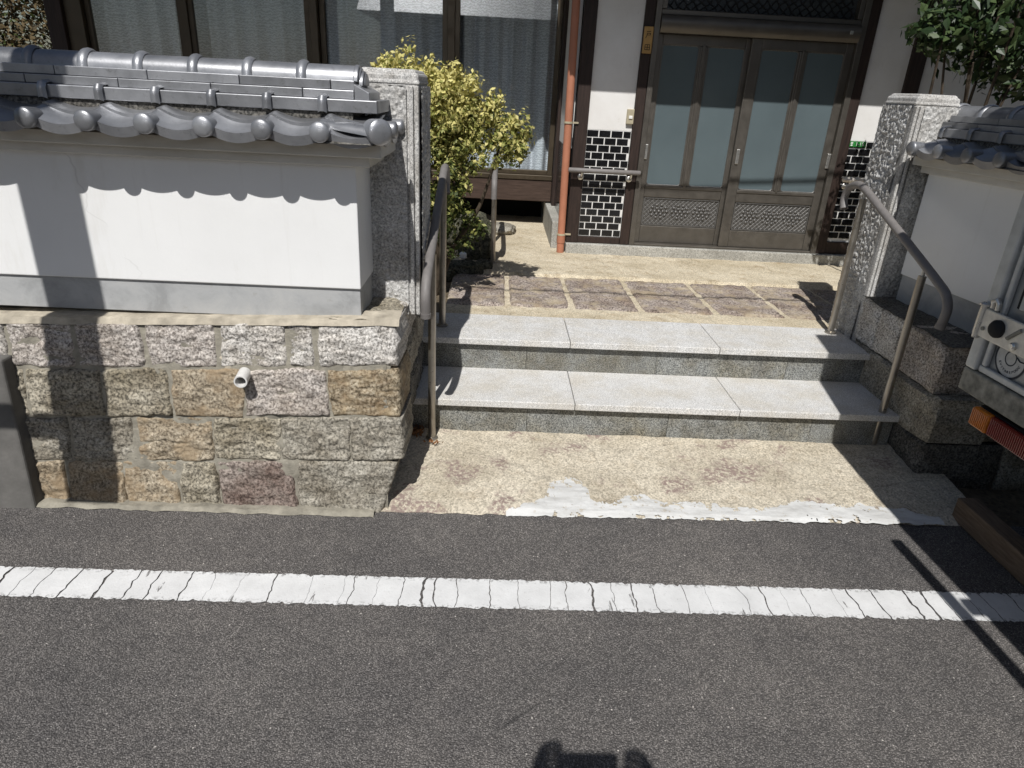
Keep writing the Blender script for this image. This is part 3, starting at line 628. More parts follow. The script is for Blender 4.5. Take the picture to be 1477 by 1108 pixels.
garden_wall('white plaster garden wall with tile roof running along behind the parked truck', (4.6, 2.86, 0), 0, 2.2, (0.66, 0.805), -0.015, end_cap=False)

# ------------------------------------------------------------------ gate pillars of dressed granite
def pillar(label, x0, x1, y0, y1, zb, zt, side):
    # side = +1: the gate side is +x, -1: the gate side is -x
    t = thing('gate_pillar', label, 'pillar', ((x0 + x1) / 2, (y0 + y1) / 2, zb), 'granite gate pillars')
    xi = x1 if side > 0 else x0
    MB().box(x0 + .006, x1 - .006, y0 + .006, y1 - .006, zb - 0.05, zt - .012).build('shaft', 'granite_margin', t, bevel=0.01)
    mt = MB()
    mt.hexa([(x0, y0, zt - .05), (x1, y0, zt - .05), (x1, y1, zt - .05), (x0, y1, zt - .05), (x0 + .02, y0 + .02, zt), (x1 - .02, y0 + .02, zt), (x1 - .02, y1 - .02, zt), (x0 + .02, y1 - .02, zt)])
    mt.build('cap', 'granite_margin', t, bevel=0.008)
    # rough panel on the front, bush hammered
    ex = 0.05; fa, fb = (x0 + 0.004, x1 - ex) if side > 0 else (x0 + ex, x1 - 0.004)
    p = MB(); p.grid(lambda a, b: (fa + (fb - fa) * a, y0 - 0.004 + (0.0055 * fbm((fa + (fb - fa) * a, 0, zb + (zt - zb) * b), 60, 3)) * (1 if 0 < a < 1 and 0 < b < 1 else -0.5), zb - .05 + (zt - .055 - zb + .05) * b), 40, 190)
    p.build('rough_front', 'granite_pillar', t, smooth=True)
    s = MB(); xs = xi + side * 0.004
    s.grid(lambda a, b: (xs + side * ((0.0055 if side > 0 else 0.009) * fbm((1, y0 + (y1 - y0) * a, zb + (zt - zb) * b), 55, 3)) * (1 if 0 < a < 1 and 0 < b < 1 else -0.5), y0 + .028 + (y1 - y0 - .032) * a, zb - .05 + (zt - .055 - zb + .05) * b), 60, 190)
    s.build('rough_side', 'granite_pillar', t, smooth=True)
    for k, (w0, w1) in enumerate(((0.004, 0.018), (0.024, 0.040))):
        a, b = (x1 - w1, x1 - w0) if side > 0 else (x0 + w0, x0 + w1)
        MB().box(a, b, y0 - 0.010, y0 + 0.02, zb - .05, zt - 0.055).build('edge_bead', 'granite_margin', t, bevel=0.004)
pillar('rough granite gate pillar at the end of the long white garden wall', -0.525, -0.292, 2.70, 3.06, 0.77, 1.642, 1)
pillar('rough granite gate pillar beside the short garden wall by the truck', 2.0, 2.225, 3.50, 3.80, 0.36, 1.668, -1)

# ------------------------------------------------------------------ granite steps
st = thing('entrance_steps', 'two grey granite entrance steps with overhanging polished treads', 'steps', (0.8, 3.2, 0))
MB().box(-0.37, 1.99, Y1 + .03, 3.7, 0.0, Z2 - .036).build('step_core', 'wall_mortar', st)
MB().box(-0.37, 1.99, Y2 + .03, 3.7, Z2 - .03, Z3 - .036).build('step_core', 'wall_mortar', st)
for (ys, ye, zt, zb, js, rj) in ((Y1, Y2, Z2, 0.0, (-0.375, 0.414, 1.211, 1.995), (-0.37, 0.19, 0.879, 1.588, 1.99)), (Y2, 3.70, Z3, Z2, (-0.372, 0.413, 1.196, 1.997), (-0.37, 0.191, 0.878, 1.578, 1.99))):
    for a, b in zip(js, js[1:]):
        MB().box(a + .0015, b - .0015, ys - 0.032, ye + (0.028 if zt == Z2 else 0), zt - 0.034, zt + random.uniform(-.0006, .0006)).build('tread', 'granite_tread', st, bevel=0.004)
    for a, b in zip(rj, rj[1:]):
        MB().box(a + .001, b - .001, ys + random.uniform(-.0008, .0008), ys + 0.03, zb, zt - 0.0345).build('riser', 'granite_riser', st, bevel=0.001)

# ------------------------------------------------------------------ paving stones set in the landing
ps = thing('landing_pavers', 'row of rough reddish brown paving stones set in the beige landing', 'paving', (0.9, 4.2, Z3))
XF = [(-0.27, 0.078), (0.108, 0.462), (0.494, 0.880), (0.915, 1.338), (1.372, 1.768), (1.800, 2.198), (2.23, 2.63), (2.66, 3.05)]
for i, (a, b) in enumerate(XF):
    sh = -0.02 * i / 5
    mb = stone_mesh([(a, 3.875, Z3 + .003), (b, 3.875, Z3 + .003), (b + sh + .005, 4.58, Z3 + .003), (a + sh, 4.58, Z3 + .003)], 0.05, i * 4.1, (0, 0, 1), None, amp=0.007, nu=26, nv=34, rnd=0.2)
    mb.build('paving_stone', 'paver_stone', ps, smooth=True)

# ------------------------------------------------------------------ hand rails by the steps
def smooth_path(pts, n=8):
    P = [Vector(p) for p in pts]; out = []
    for i in range(len(P) - 1):
        p0 = P[max(0, i - 1)]; p1 = P[i]; p2 = P[i + 1]; p3 = P[min(len(P) - 1, i + 2)]
        for k in range(n):
            t = k / n; out.append(0.5 * ((2 * p1) + (-p0 + p2) * t + (2 * p0 - 5 * p1 + 4 * p2 - p3) * t * t + (-p0 + 3 * p1 - 3 * p2 + p3) * t ** 3))
    out.append(P[-1]); return out
def handrail(label, X, dy, ya, yb2, Xb=None):
    t = thing('handrail', label, 'handrail', (X, ya, 0.05), 'handrails beside the steps'); Xb = Xb if Xb is not None else X
    prof = [(3.80, 1.075), (3.825, 1.13), (3.79, 1.19), (3.70, 1.215), (3.60, 1.193), (3.40, 1.122), (3.10, 1.014), (2.84, 0.918), (2.76, 0.880), (2.728, 0.825), (2.738, 0.745)]
    def xr(y): return X + (Xb - X) * (y - 2.7) / 1.0
    pts = smooth_path([(xr(y), y + dy, z) for y, z in prof], 7)
    MB().tube(pts, 0.0195, 18).build('rail', 'rail_brown', t, smooth=True)
    for e in (pts[:4], pts[-4:]):
        MB().tube([e[0], e[1], e[2]] if e[0] is pts[0] else [e[-3], e[-2], e[-1] + (e[-1] - e[-2]) * .4], 0.0212, 18).build('rail_end', 'rail_brown', t, smooth=True)
    for y, zb in ((ya, 0.045), (yb2, Z3 - .002)):
        zr = 0.918 + (y - dy - 2.84) * (1.193 - 0.918) / (3.60 - 2.84); x = xr(y - dy)
        po = MB().tube([(x, y, zb), (x, y, zr - 0.045)], 0.0175, 20).build('post', 'post_metal', t, smooth=True)
        MB().tube([(x, y, zr - 0.047), (x, y, zr - 0.012)], 0.008, 12).build('bracket', 'silver', po, smooth=True)
        MB().lathe([(0.030, 0), (0.030, 0.006), (0.020, 0.012)], (x, y, zb + .004), (0, 0, 1), 24).build('foot_plate', 'post_metal', po, smooth=True)
handrail('brown capped handrail on two metal posts beside the left gate pillar', -0.262, -0.14, 2.87, 3.467)
handrail('brown capped handrail on two metal posts beside the right gate pillar', 1.925, 0.0, 2.955, 3.62)
t = thing('handrail', 'lone dark handrail with single post near the garden rocks', 'handrail', (-0.006, 4.874, 0.41), 'handrails beside the steps')
po = MB().tube([(-0.006, 4.874, 0.41), (-0.012, 4.874, 0.93)], 0.0175, 18).build('post', 'post_metal', t, smooth=True)
MB().lathe([(0.030, 0), (0.030, 0.006), (0.020, 0.012)], (-0.006, 4.874, 0.425), (0, 0, 1), 20).build('foot_plate', 'post_metal', po, smooth=True)
MB().tube(smooth_path([(-0.014, 4.72, 0.90), (-0.014, 4.73, 0.99), (-0.014, 4.80, 1.045), (-0.014, 4.95, 1.06), (-0.016, 5.6, 1.06), (-0.016, 5.66, 1.02), (-0.016, 5.66, 0.96)], 6), 0.0195, 16).build('rail', 'rail_brown', t, smooth=True)
MB().tube([(-0.016, 5.55, 0.41), (-0.016, 5.55, 1.05)], 0.0175, 18).build('post', 'post_metal', t, smooth=True)
MB().tube([(-0.012, 4.874, 0.92), (-0.014, 4.874, 1.05)], 0.019, 14).build('bracket', 'post_metal', t, smooth=True)
# ------------------------------------------------------------------ right retaining wall
rw = thing('stone_retaining_wall', 'dark retaining wall of rough blocks in shade beside and behind the truck', 'stone wall', (2.3, 3.0, 0))
cr = MB(); cr.box(2.03, 5.2, 2.80, 3.52, -0.1, 0.655); cr.build('mortar_bed', 'wall_mortar', rw)
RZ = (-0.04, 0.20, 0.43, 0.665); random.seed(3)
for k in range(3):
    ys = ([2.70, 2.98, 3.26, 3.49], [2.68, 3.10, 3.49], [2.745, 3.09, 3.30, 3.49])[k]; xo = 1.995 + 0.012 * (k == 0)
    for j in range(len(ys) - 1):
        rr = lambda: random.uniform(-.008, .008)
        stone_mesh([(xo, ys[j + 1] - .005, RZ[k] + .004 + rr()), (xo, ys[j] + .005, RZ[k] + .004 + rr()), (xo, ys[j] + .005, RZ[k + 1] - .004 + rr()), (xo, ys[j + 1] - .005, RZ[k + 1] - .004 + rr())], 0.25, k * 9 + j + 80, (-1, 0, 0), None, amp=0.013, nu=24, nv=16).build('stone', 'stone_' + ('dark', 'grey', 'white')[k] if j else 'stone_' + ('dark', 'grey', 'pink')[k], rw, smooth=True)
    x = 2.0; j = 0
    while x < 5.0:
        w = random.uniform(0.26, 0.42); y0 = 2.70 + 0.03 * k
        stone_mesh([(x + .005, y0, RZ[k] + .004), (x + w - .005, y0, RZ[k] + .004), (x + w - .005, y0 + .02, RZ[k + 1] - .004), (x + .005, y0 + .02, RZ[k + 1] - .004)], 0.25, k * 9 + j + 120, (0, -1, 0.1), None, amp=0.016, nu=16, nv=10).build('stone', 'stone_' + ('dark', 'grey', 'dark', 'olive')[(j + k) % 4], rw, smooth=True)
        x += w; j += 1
rc = MB(); rc.grid(lambda a, b: (1.985 + 3.1 * a, 2.70 + 0.80 * b, 0.668 + 0.010 * fbm((3 * a, b, 0), 6, 3)), 60, 24); rc.build('mortar_ledge', 'stone_dark', rw, smooth=True)

# ------------------------------------------------------------------ the house
FY = 5.36
hs = thing('house', 'old house with dark timber posts, white plaster panels, black tiles and wide curtained windows', 'house', (1.0, 6.2, 0.41))
def hb(name, mat, x0, x1, y0, y1, z0, z1, bevel=0.0, parent=None): return MB().box(x0, x1, y0, y1, z0, z1).build(name, mat, parent or hs, bevel=bevel)
# plinth and threshold
hb('plinth', 'grey_concrete', 0.56, 5.2, 5.30, 5.62, 0.30, 0.505, 0.008)
hb('foundation', 'grey_concrete', 0.455, 0.555, 5.46, 6.6, 0.30, 0.64, 0.008)
# wall behind the panels and the dark inside
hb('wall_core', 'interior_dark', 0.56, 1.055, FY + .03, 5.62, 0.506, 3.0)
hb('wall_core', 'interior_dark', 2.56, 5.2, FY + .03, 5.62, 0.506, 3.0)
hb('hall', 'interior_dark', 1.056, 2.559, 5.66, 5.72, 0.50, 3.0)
hb('white_panel', 'house_plaster', 0.652, 0.988, FY, FY + .029, 1.345, 2.75)
hb('white_panel', 'house_plaster', 2.628, 2.932, FY, FY + .029, 1.358, 2.75)
hb('white_panel', 'house_plaster', 3.04, 5.1, FY, FY + .029, 1.358, 2.75)
for a, b in ((0.562, 0.654), (0.986, 1.056), (2.556, 2.630), (2.93, 3.04)): hb('post', 'dark_wood', a, b, FY - .028, FY + .05, 0.507, 2.95, 0.004)
hb('sill_beam', 'dark_wood', 0.655, 0.985, FY - .02, FY + .028, 0.507, 0.556, 0.003); hb('sill_beam', 'dark_wood', 2.631, 2.929, FY - .02, FY + .028, 0.507, 0.600, 0.003)
hb('head_beam', 'dark_wood', 0.53, 5.2, FY - .04, FY + .2, 2.752, 2.95, 0.004)
# black tiles laid in running bond
def tiled(x0, x1, z0, z1, off):
    p = hb('tiled_panel', 'white_grout', x0, x1, FY + .001, FY + .028, z0, z1); pw, ph, g = 0.0905, 0.0522, 0.0085
    meshes = {}
    row = 0; z = z1 - 0.004
    while z - ph > z0 - 0.02:
        x = x0 + .003 - (pw / 2 if (row + off) % 2 else 0); zz = max(z0 + .003, z - ph + g)
        while x < x1 - .004:
            a, b = max(x, x0 + .003), min(x + pw - g, x1 - .003)
            if b - a > 0.008:
                key = (round(b - a, 4), round(z - zz, 4))
                if key not in meshes: meshes[key] = MB().hexa([(0, 0, 0), (key[0], 0, 0), (key[0], .006, 0), (0, .006, 0), (0, 0, key[1]), (key[0], 0, key[1]), (key[0], .006, key[1]), (0, .006, key[1])]).mesh('tile', 'black_tile')
                o = bpy.data.objects.new('tile', meshes[key]); link(o, p, (a, FY - .0028 + random.uniform(-.0005, .0005), zz)); o.rotation_euler = (random.uniform(-.006, .006), 0, random.uniform(-.006, .006))
            x += pw
        z -= ph; row += 1
tiled(0.656, 0.986, 0.558, 1.3435, 0); tiled(2.632, 2.928, 0.602, 1.3565, 1)
# return wall between the porch and the windows, its lower half black tiled
hb('return_wall', 'house_plaster', 0.53, 0.558, FY + .06, 6.38, 1.2, 2.95); hb('return_wall', 'black_tile', 0.526, 0.557, FY + .06, 6.38, 0.64, 1.199)
hb('post', 'dark_wood', 0.50, 0.529, 6.24, 6.38, 0.64, 2.95)
# sliding doors
fr = thing if False else None
frame = hb('door_frame', 'bronze_alu', 1.058, 1.100, FY - .035, FY + .12, 0.506, 2.75, 0.004)
hb('jamb', 'bronze_alu', 2.512, 2.555, FY - .035, FY + .12, 0.506, 2.75, 0.004, frame)
MB().prism([(FY - .05, 2.025), (FY - .062, 2.05), (FY - .062, 2.085), (FY - .045, 2.115), (FY + .10, 2.115), (FY + .10, 2.005), (FY - .03, 2.005)], 0, 1.101, 2.511).build('head_rail', 'bronze_alu', frame, smooth=True)
hb('transom_rail', 'bronze_alu', 1.101, 2.511, FY - .03, FY + .08, 2.117, 2.150, 0.004, frame); hb('transom_rail', 'bronze_alu', 1.101, 1.135, FY - .028, FY + .08, 2.152, 2.70, 0.003, frame); hb('transom_rail', 'bronze_alu', 2.478, 2.511, FY - .028, FY + .08, 2.152, 2.70, 0.003, frame)
hb('floor_track', 'bronze_alu', 1.101, 2.511, FY - .03, FY + .12, 0.5065, 0.522, 0.003, frame)
MB().box(1.136, 2.477, FY + .03, FY + .036, 2.152, 2.70).build('transom_pane', 'transom_glass', frame)
gr = MB()
for s in (1, -1):
    for i in range(-14, 32):
        c = 1.13 + i * 0.062; pts = []
        for q in range(0, 31):
            z = 2.152 + q * 0.018; x = c + s * (z - 2.15) * 1.05 + 0.008 * math.sin((z - 2.15) * 75 + i)
            if 1.14 < x < 2.474: pts.append((x, FY + .024, z))
        if len(pts) > 2: gr.tube(pts, 0.0042, 5)
gr.build('transom_grille', 'truck_dark', frame)
MB().box(2.43, 2.452, FY - .068, FY - .058, 2.055, 2.078).build('screw_cap', 'silver', frame, bevel=0.003)
def leafdoor(y, st0, xa, pa, pb, xm, pc, pd, st1, label):
    d = hb('sliding_door', 'bronze_alu', st0, xa, y, y + .032, 0.523, 2.004, 0.004); d['label'] = label
    hb('stile', 'bronze_alu', pd, st1, y, y + .032, 0.523, 2.004, 0.004, d)
    hb('stile', 'bronze_alu', pb + .008, pc - .008, y - .004, y + .030, 0.966, 1.934, 0.006, d); hb('stile', 'bronze_alu', pb + .022, pc - .022, y - .010, y, 0.955, 1.945, 0.004, d)
    for z0, z1 in ((0.523, 0.652), (0.872, 0.964), (1.936, 2.004)): hb('rail', 'bronze_alu', xa + .0005, pd - .0005, y + .002, y + .030, z0, z1, 0.004, d)
    hb('rail_trim', 'bronze_alu', xa, pd, y - .004, y + .004, 0.940, 0.962, 0.003, d)
    for a, b in ((pa, pb), (pc, pd)):
        ys = y + .012
        g = MB(); r = 0.022; poly = []
        for cxx, czz, a0 in ((b - r, 1.934 - r, 0), (a + r, 1.934 - r, 90), (a + r, 0.966 + r, 180), (b - r, 0.966 + r, 270)):
            for q in range(6): an = R(a0 + q * 18); poly.append((cxx + r * math.cos(an), czz + r * math.sin(an)))
        g.prism(poly, 1, ys, ys + .006); g.build('pane', 'frost_glass', d)
        rim = MB(); n = len(poly); rim.tube([(p[0], ys - .002, p[1]) for p in poly] + [(poly[0][0], ys - .002, poly[0][1])], 0.0045, 6, False); rim.build('bead', 'silver' if False else 'bronze_relief', d, smooth=True)
        # backing that closes the rounded corners
        for (x0, x1) in ((a - .009, a + .002), (b - .002, b + .009)): hb('glazing_strip', 'bronze_alu', x0, x1, y + .004, y + .028, 0.964, 1.936, 0, d)
        cm = MB()
        for cxx, czz, sx, sz in ((b, 1.934, -1, -1), (a, 1.934, 1, -1), (a, 0.966, 1, 1), (b, 0.966, -1, 1)): cm.prism([(cxx, czz), (cxx + sx * r, czz), (cxx + sx * r * .3, czz + sz * r * .3), (cxx, czz + sz * r)], 1, ys - .001, ys + .003)
        cm.build('corner_fillet', 'bronze_alu', d)
    # cast lower panel: diamond mesh with three rosettes
    p = hb('lower_panel', 'bronze_relief', xa, pd, y + .014, y + .022, 0.653, 0.871, 0, d); w = pd - xa
    rm = MB()
    for q in ((xa + .008, 0.660), (xa + .008, 0.864)): rm.box(q[0], pd - .008, y + .006, y + .014, q[1] - .004, q[1] + .004)
    for q in (xa + .008, pd - .008): rm.box(q - .004, q + .004, y + .006, y + .014, 0.664, 0.860)
    pitch = 0.034
    for s in (1, -1):
        for i in range(-8, int(w / pitch) + 8):
            c = xa + i * pitch; z0, z1 = 0.665, 0.859; xs = c; xe = c + s * (z1 - z0)
            lo, hi = xa + .012, pd - .012
            ts = sorted([(lo - xs) / (xe - xs), (hi - xs) / (xe - xs)]); t0, t1 = max(0, ts[0]), min(1, ts[1])
            if t1 - t0 > 0.05: rm.tube([(xs + (xe - xs) * t0, y + .013, z0 + (z1 - z0) * t0), (xs + (xe - xs) * t1, y + .013, z0 + (z1 - z0) * t1)], 0.0032, 5)
    for q in (0.22, 0.5, 0.78):
        cxx = xa + w * q; czz = 0.765
        for rr_, nn in ((0.0, 1), (0.026, 6), (0.050, 10)):
            for e in range(nn):
                an = 2 * math.pi * e / nn; rm.lathe([(0.012, 0.0), (0.0115, -0.004), (0.007, -0.0085), (0.001, -0.010)], (cxx + 1.25 * rr_ * math.cos(an), y + .013, czz + rr_ * math.sin(an)), (0, 1, 0), 8)
    rm.build('panel_relief', 'bronze_relief', p, smooth=True)
    return d
d1 = leafdoor(FY + .040, 1.1005, 1.147, 1.152, 1.416, 0, 1.484, 1.748, 1.800, 'left sliding door leaf with two tall frosted panes')
d2 = leafdoor(FY - .002, 1.776, 1.852, 1.856, 2.124, 0, 2.186, 2.456, 2.5115, 'right sliding door leaf with two tall frosted panes')
for x, y, d in ((1.108, FY + .036, d1), (1.796, FY - .006, d2), (2.490, FY - .006, d2)):
    h = hb('handle', 'silver', x, x + .024, y - .006, y + .004, 1.150, 1.258, 0.004, d)
# windows
win = [(-3.46, -2.66), (-2.60, -1.60), (-1.53, -0.46), (-0.40, 0.498)]
WY = 6.40
hb('window_sill', 'window_alu', -3.60, 0.499, WY - .03, WY + .16, 0.842, 0.884, 0.004)
hb('engawa_beam', 'brown_beam', -3.66, 0.50, WY - .02, WY + .16, 0.654, 0.841, 0.006)
hb('corner_post', 'dark_wood', -3.735, -3.601, WY - .05, WY + .2, 0.40, 2.95, 0.006)
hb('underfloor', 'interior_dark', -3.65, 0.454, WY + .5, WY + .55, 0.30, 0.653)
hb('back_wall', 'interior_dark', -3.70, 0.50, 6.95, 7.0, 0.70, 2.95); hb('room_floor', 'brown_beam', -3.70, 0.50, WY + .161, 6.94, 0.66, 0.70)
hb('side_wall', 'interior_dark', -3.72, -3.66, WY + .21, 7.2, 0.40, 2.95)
for i, (a, b) in enumerate(win):
    y = WY + (0.0 if i % 2 else 0.04)
    w = hb('window', 'window_alu', a, a + .045, y, y + .04, 0.885, 2.75, 0.004)
    hb('frame', 'window_alu', b - .045, b, y, y + .04, 0.885, 2.75, 0.004, w); hb('frame', 'window_alu', a + .0455, b - .0455, y, y + .04, 0.885, 0.925, 0.004, w); hb('frame', 'window_alu', a + .0455, b - .0455, y, y + .04, 2.70, 2.75, 0.004, w)
    MB().box(a + .040, b - .040, y + .016, y + .021, 0.92, 2.71).build('pane', 'clear_glass', w)
for a in (-2.66, -1.60, -0.46): hb('mullion', 'window_alu', a, a + .065, WY - .02, WY + .10, 0.885, 2.75, 0.005)
hb('window_jamb', 'window_alu', -3.60, -3.461, WY - .01, WY + .10, 0.885, 2.75, 0.003)
# roof and eaves
rf = MB(); rf.hexa([(0.35, 4.60, 2.64), (5.6, 4.60, 2.64), (5.6, 5.75, 2.80), (0.35, 5.75, 2.80), (0.35, 4.60, 2.72), (5.6, 4.60, 2.72), (5.6, 5.75, 3.15), (0.35, 5.75, 3.15)])
rf.build('porch_roof', 'roof_tile', hs); hb('porch_soffit', 'dark_wood', 0.37, 5.58, 4.64, 5.32, 2.55, 2.636)
rf = MB(); rf.hexa([(-4.4, 5.42, 2.60), (0.36, 5.42, 2.60), (0.36, 7.4, 2.96), (-4.4, 7.4, 2.96), (-4.4, 5.42, 2.68), (0.36, 5.42, 2.68), (0.36, 7.4, 3.5), (-4.4, 7.4, 3.5)])
rf.build('eave_roof', 'roof_tile', hs); hb('window_head', 'dark_wood', -3.73, 0.5, WY - .05, WY + .2, 2.752, 2.95, 0.005)
hb('upper_wall', 'house_plaster', -3.7, 5.2, 6.0, 11.5, 3.0, 4.2)
mr = MB(); mr.prism([(5.2, 4.1), (12.4, 4.1), (8.8, 6.3)], 0, -4.5, 6.0); mr.build('main_roof', 'roof_tile', hs)
hb('rear_wall', 'house_plaster', -3.7, 5.2, 7.02, 11.5, 0.41, 2.99)
# curtains
def curtain(label, a, b, wv_):
    mb = MB()
    def f(u, v):
        x = a + (b - a) * u; ph = 2 * math.pi * x / wv_ + 1.2 * math.sin(x * 5.1)
        return (x, 6.53 + 0.048 * math.sin(ph) * (0.7 + 0.3 * (1 - v)) + 0.012 * math.sin(ph * 2.3 + v * 2), 0.895 + 1.82 * v)
    mb.grid(f, int((b - a) / 0.010), 12)
    o = mb.build('curtain', 'lace', smooth=True); o.data.polygons.foreach_set('use_smooth', [True] * len(o.data.polygons)); return tag(o, label, 'curtain', 'lace curtains in the house windows')
curtain('grey lace curtain beside the dark corner post of the house', -3.55, -2.66, 0.17)
curtain('grey lace curtain above the white garden wall between two window frames', -2.62, -1.58, 0.20)
curtain('grey lace curtain in the window behind the yellow shrub top', -1.55, -0.45, 0.21)
curtain('grey lace curtain reaching the sill beside the orange downpipe', -0.42, 0.49, 0.15)

# ------------------------------------------------------------------ things on the facade
dp = thing('downpipe', 'terracotta coloured rain downpipe at the corner of the porch', 'pipe', (0.525, 5.32, 0.43))
MB().tube([(0.520, 5.315, 0.425), (0.492, 5.315, 2.6)], 0.0285, 22).build('pipe', 'terracotta_pvc', dp, smooth=True)
MB().tube([(0.5195, 5.315, 0.505), (0.5185, 5.315, 0.575)], 0.0325, 22).build('pipe_socket', 'terracotta_pvc', dp, smooth=True)
for z in (0.57, 1.385):
    x = 0.520 - 0.028 * (z - 0.425) / 2.175
    MB().lathe([(0.0345, -.007), (0.0345, .007)], (x, 5.315, z), (0, 0, 1), 20).box(x + .025, x + .075, 5.32, 5.332, z - .006, z + .006).build('bracket', 'bell_beige', dp)
pl = thing('name_plate', 'small golden name plate with two dark characters on the door post', 'sign', (1.021, FY - .03, 1.86))
MB().box(0.990, 1.054, FY - .048, FY - .0275, 1.866, 2.036).build('plate', 'gold_plate', pl, bevel=0.003)
ch = MB(); yk0, yk1 = FY - .0492, FY - .0478
def stroke(p, q, w=0.0042):
    p = Vector((p[0], 0, p[1])); q = Vector((q[0], 0, q[1])); d = (q - p).normalized(); nn = Vector((-d.z, 0, d.x)) * w / 2
    ch.hexa([(a.x, y, a.z) for y in (yk0, yk1) for a in (p - nn, q - nn, q + nn, p + nn)])
bx, bz = 1.022, 1.985     # upper character
for p, q in (((-.014, .018), (.014, .020)), ((-.011, .008), (.013, .008)), ((.013, .008), (.013, -.003)), ((-.011, -.003), (.013, -.003)), ((-.011, .008), (-.011, -.006)), ((-.011, -.006), (-.019, -.024))): stroke((bx + p[0], bz + p[1]), (bx + q[0], bz + q[1]))
bz = 1.905                # lower character
for p, q in (((-.017, .016), (.017, .016)), ((-.017, -.016), (.017, -.016)), ((-.017, .016), (-.017, -.016)), ((.017, .016), (.017, -.016)), ((0, .016), (0, -.016)), ((-.017, 0), (.017, 0))): stroke((bx + p[0], bz + p[1]), (bx + q[0], bz + q[1]))
ch.build('lettering', 'ink', pl)
db = thing('doorbell', 'beige doorbell box with white button on the white plaster panel', 'doorbell', (0.962, FY - .01, 1.40))
MB().box(0.936, 0.990, FY - .026, FY + .004, 1.394, 1.497).build('box', 'bell_beige', db, bevel=0.004)
MB().box(0.950, 0.978, FY - .033, FY - .025, 1.430, 1.452).build('button', 'bell_white', db, bevel=0.003)
sg = thing('address_sign', 'small green address plate reading 1-15 at the top of the black tiles', 'sign', (2.69, FY - .006, 1.33))
MB().box(2.633, 2.762, FY - .0105, FY - .004, 1.316, 1.3555).build('plate', 'sign_green', sg, bevel=0.001)
me = text_mesh('1-15', 0.036); me.materials.clear(); me.materials.append(M['sign_white'])
o = bpy.data.objects.new('number', me); link(o, sg, (2.712, FY - .0115, 1.336)); o.rotation_euler = (R(90), 0, 0)
mk = MB()
for z in (1.346, 1.337, 1.326): mk.box(2.642, 2.660, FY - .0118, FY - .0104, z - .0022, z + .0022)
mk.box(2.649, 2.653, FY - .0119, FY - .0103, 1.322, 1.350); mk.build('street_mark', 'sign_white', sg)
def grab(label, x0, x1, z, mat, brs):
    t = thing('grab_rail', label, 'handrail', ((x0 + x1) / 2, FY - .1, z))
    MB().tube([(x0, FY - .105, z), (x0 + .006, FY - .105, z), (x1 - .006, FY - .105, z), (x1, FY - .105, z)], [0.013, 0.0175, 0.0175, 0.013], 16).build('rail', mat, t, smooth=True)
    for x in brs:
        b = MB().tube([(x, FY - .028, z - .055), (x, FY - .075, z - .050), (x, FY - .10, z - .035), (x, FY - .105, z - .014)], 0.009, 10).build('bracket', 'silver', t, smooth=True)
        MB().lathe([(0.022, 0), (0.022, .008), (0.014, .013)], (x, FY - .027, z - .055), (0, -1, 0), 16).build('bracket_base', 'silver', b, smooth=True)
grab('brown grab rail on silver brackets across the black tiles by the downpipe', 0.53, 1.07, 1.060, 'rail_brown', (0.632, 1.002))
grab('pale grab rail across the black tiles behind the right gate pillar', 2.60, 3.05, 1.085, 'rail_white', (2.66, 2.98))

# ------------------------------------------------------------------ plants
def leaf_cloud(blobs, size, mats, seed, shell=0.55, asp=0.5, pick=None, curl=0.25):
    rng = random.Random(seed); mb = MB()
    for (c, r, n) in blobs:
        c = Vector(c)
        for _ in range(n):
            d = Vector((rng.gauss(0, 1), rng.gauss(0, 1), rng.gauss(0, 1))).normalized()
            k = shell + (1 - shell) * rng.random() ** 0.7; bumpy = 1 + 0.22 * noise.noise(d * 2.6 + c * 3)
            p = c + Vector((d.x * r[0], d.y * r[1], d.z * r[2])) * k * bumpy
            nrm = (d + Vector((rng.gauss(0, .55), rng.gauss(0, .55), rng.gauss(0, .55) + .25))).normalized()
            t = nrm.cross(Vector((rng.gauss(0, 1), rng.gauss(0, 1), rng.gauss(0, 1)))).normalized(); b = nrm.cross(t)
            s = size * rng.uniform(0.45, 1.35); i = len(mb.v); w = s * asp * 0.5
            mb.v += [tuple(p - t * s * .5), tuple(p + b * w - nrm * curl * w), tuple(p + t * s * .5 - nrm * curl * s * .2), tuple(p - b * w - nrm * curl * w)]
            mb.f += [(i, i + 1, i + 2), (i, i + 2, i + 3)]
            mi = pick(p, k, rng); mb.mi += [mi, mi]
    return mb
def raw_build(mb, name, mats, parent):
    me = bpy.data.meshes.new(name); me.from_pydata(mb.v, [], mb.f)
    for q in mats: me.materials.append(M[q])
    me.polygons.foreach_set('material_index', mb.mi); me.update()
    o = bpy.data.objects.new(name, me); link(o, parent); return o
def branches(parent, base, tips, r0, name='branch'):
    for i, tp in enumerate(tips):
        b = Vector(base); tp = Vector(tp); mid = b.lerp(tp, 0.5) + Vector((random.uniform(-.08, .08), random.uniform(-.06, .06), random.uniform(0, .08)))
        MB().tube(smooth_path([b, b.lerp(mid, .5) + Vector((random.uniform(-.03, .03), 0, .02)), mid, tp], 4), [r0 * (1 - 0.8 * k / 12) for k in range(13)], 7).build(name, 'bark', parent, smooth=True)
random.seed(5)
ys_ = thing('variegated_shrub', 'yellow leaved clipped shrub growing behind the left gate pillar', 'shrub', (-0.38, 4.1, 0.4))
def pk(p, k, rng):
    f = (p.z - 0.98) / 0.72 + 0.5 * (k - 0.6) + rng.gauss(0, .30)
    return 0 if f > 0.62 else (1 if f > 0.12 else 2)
rg = random.Random(21); blobs = []
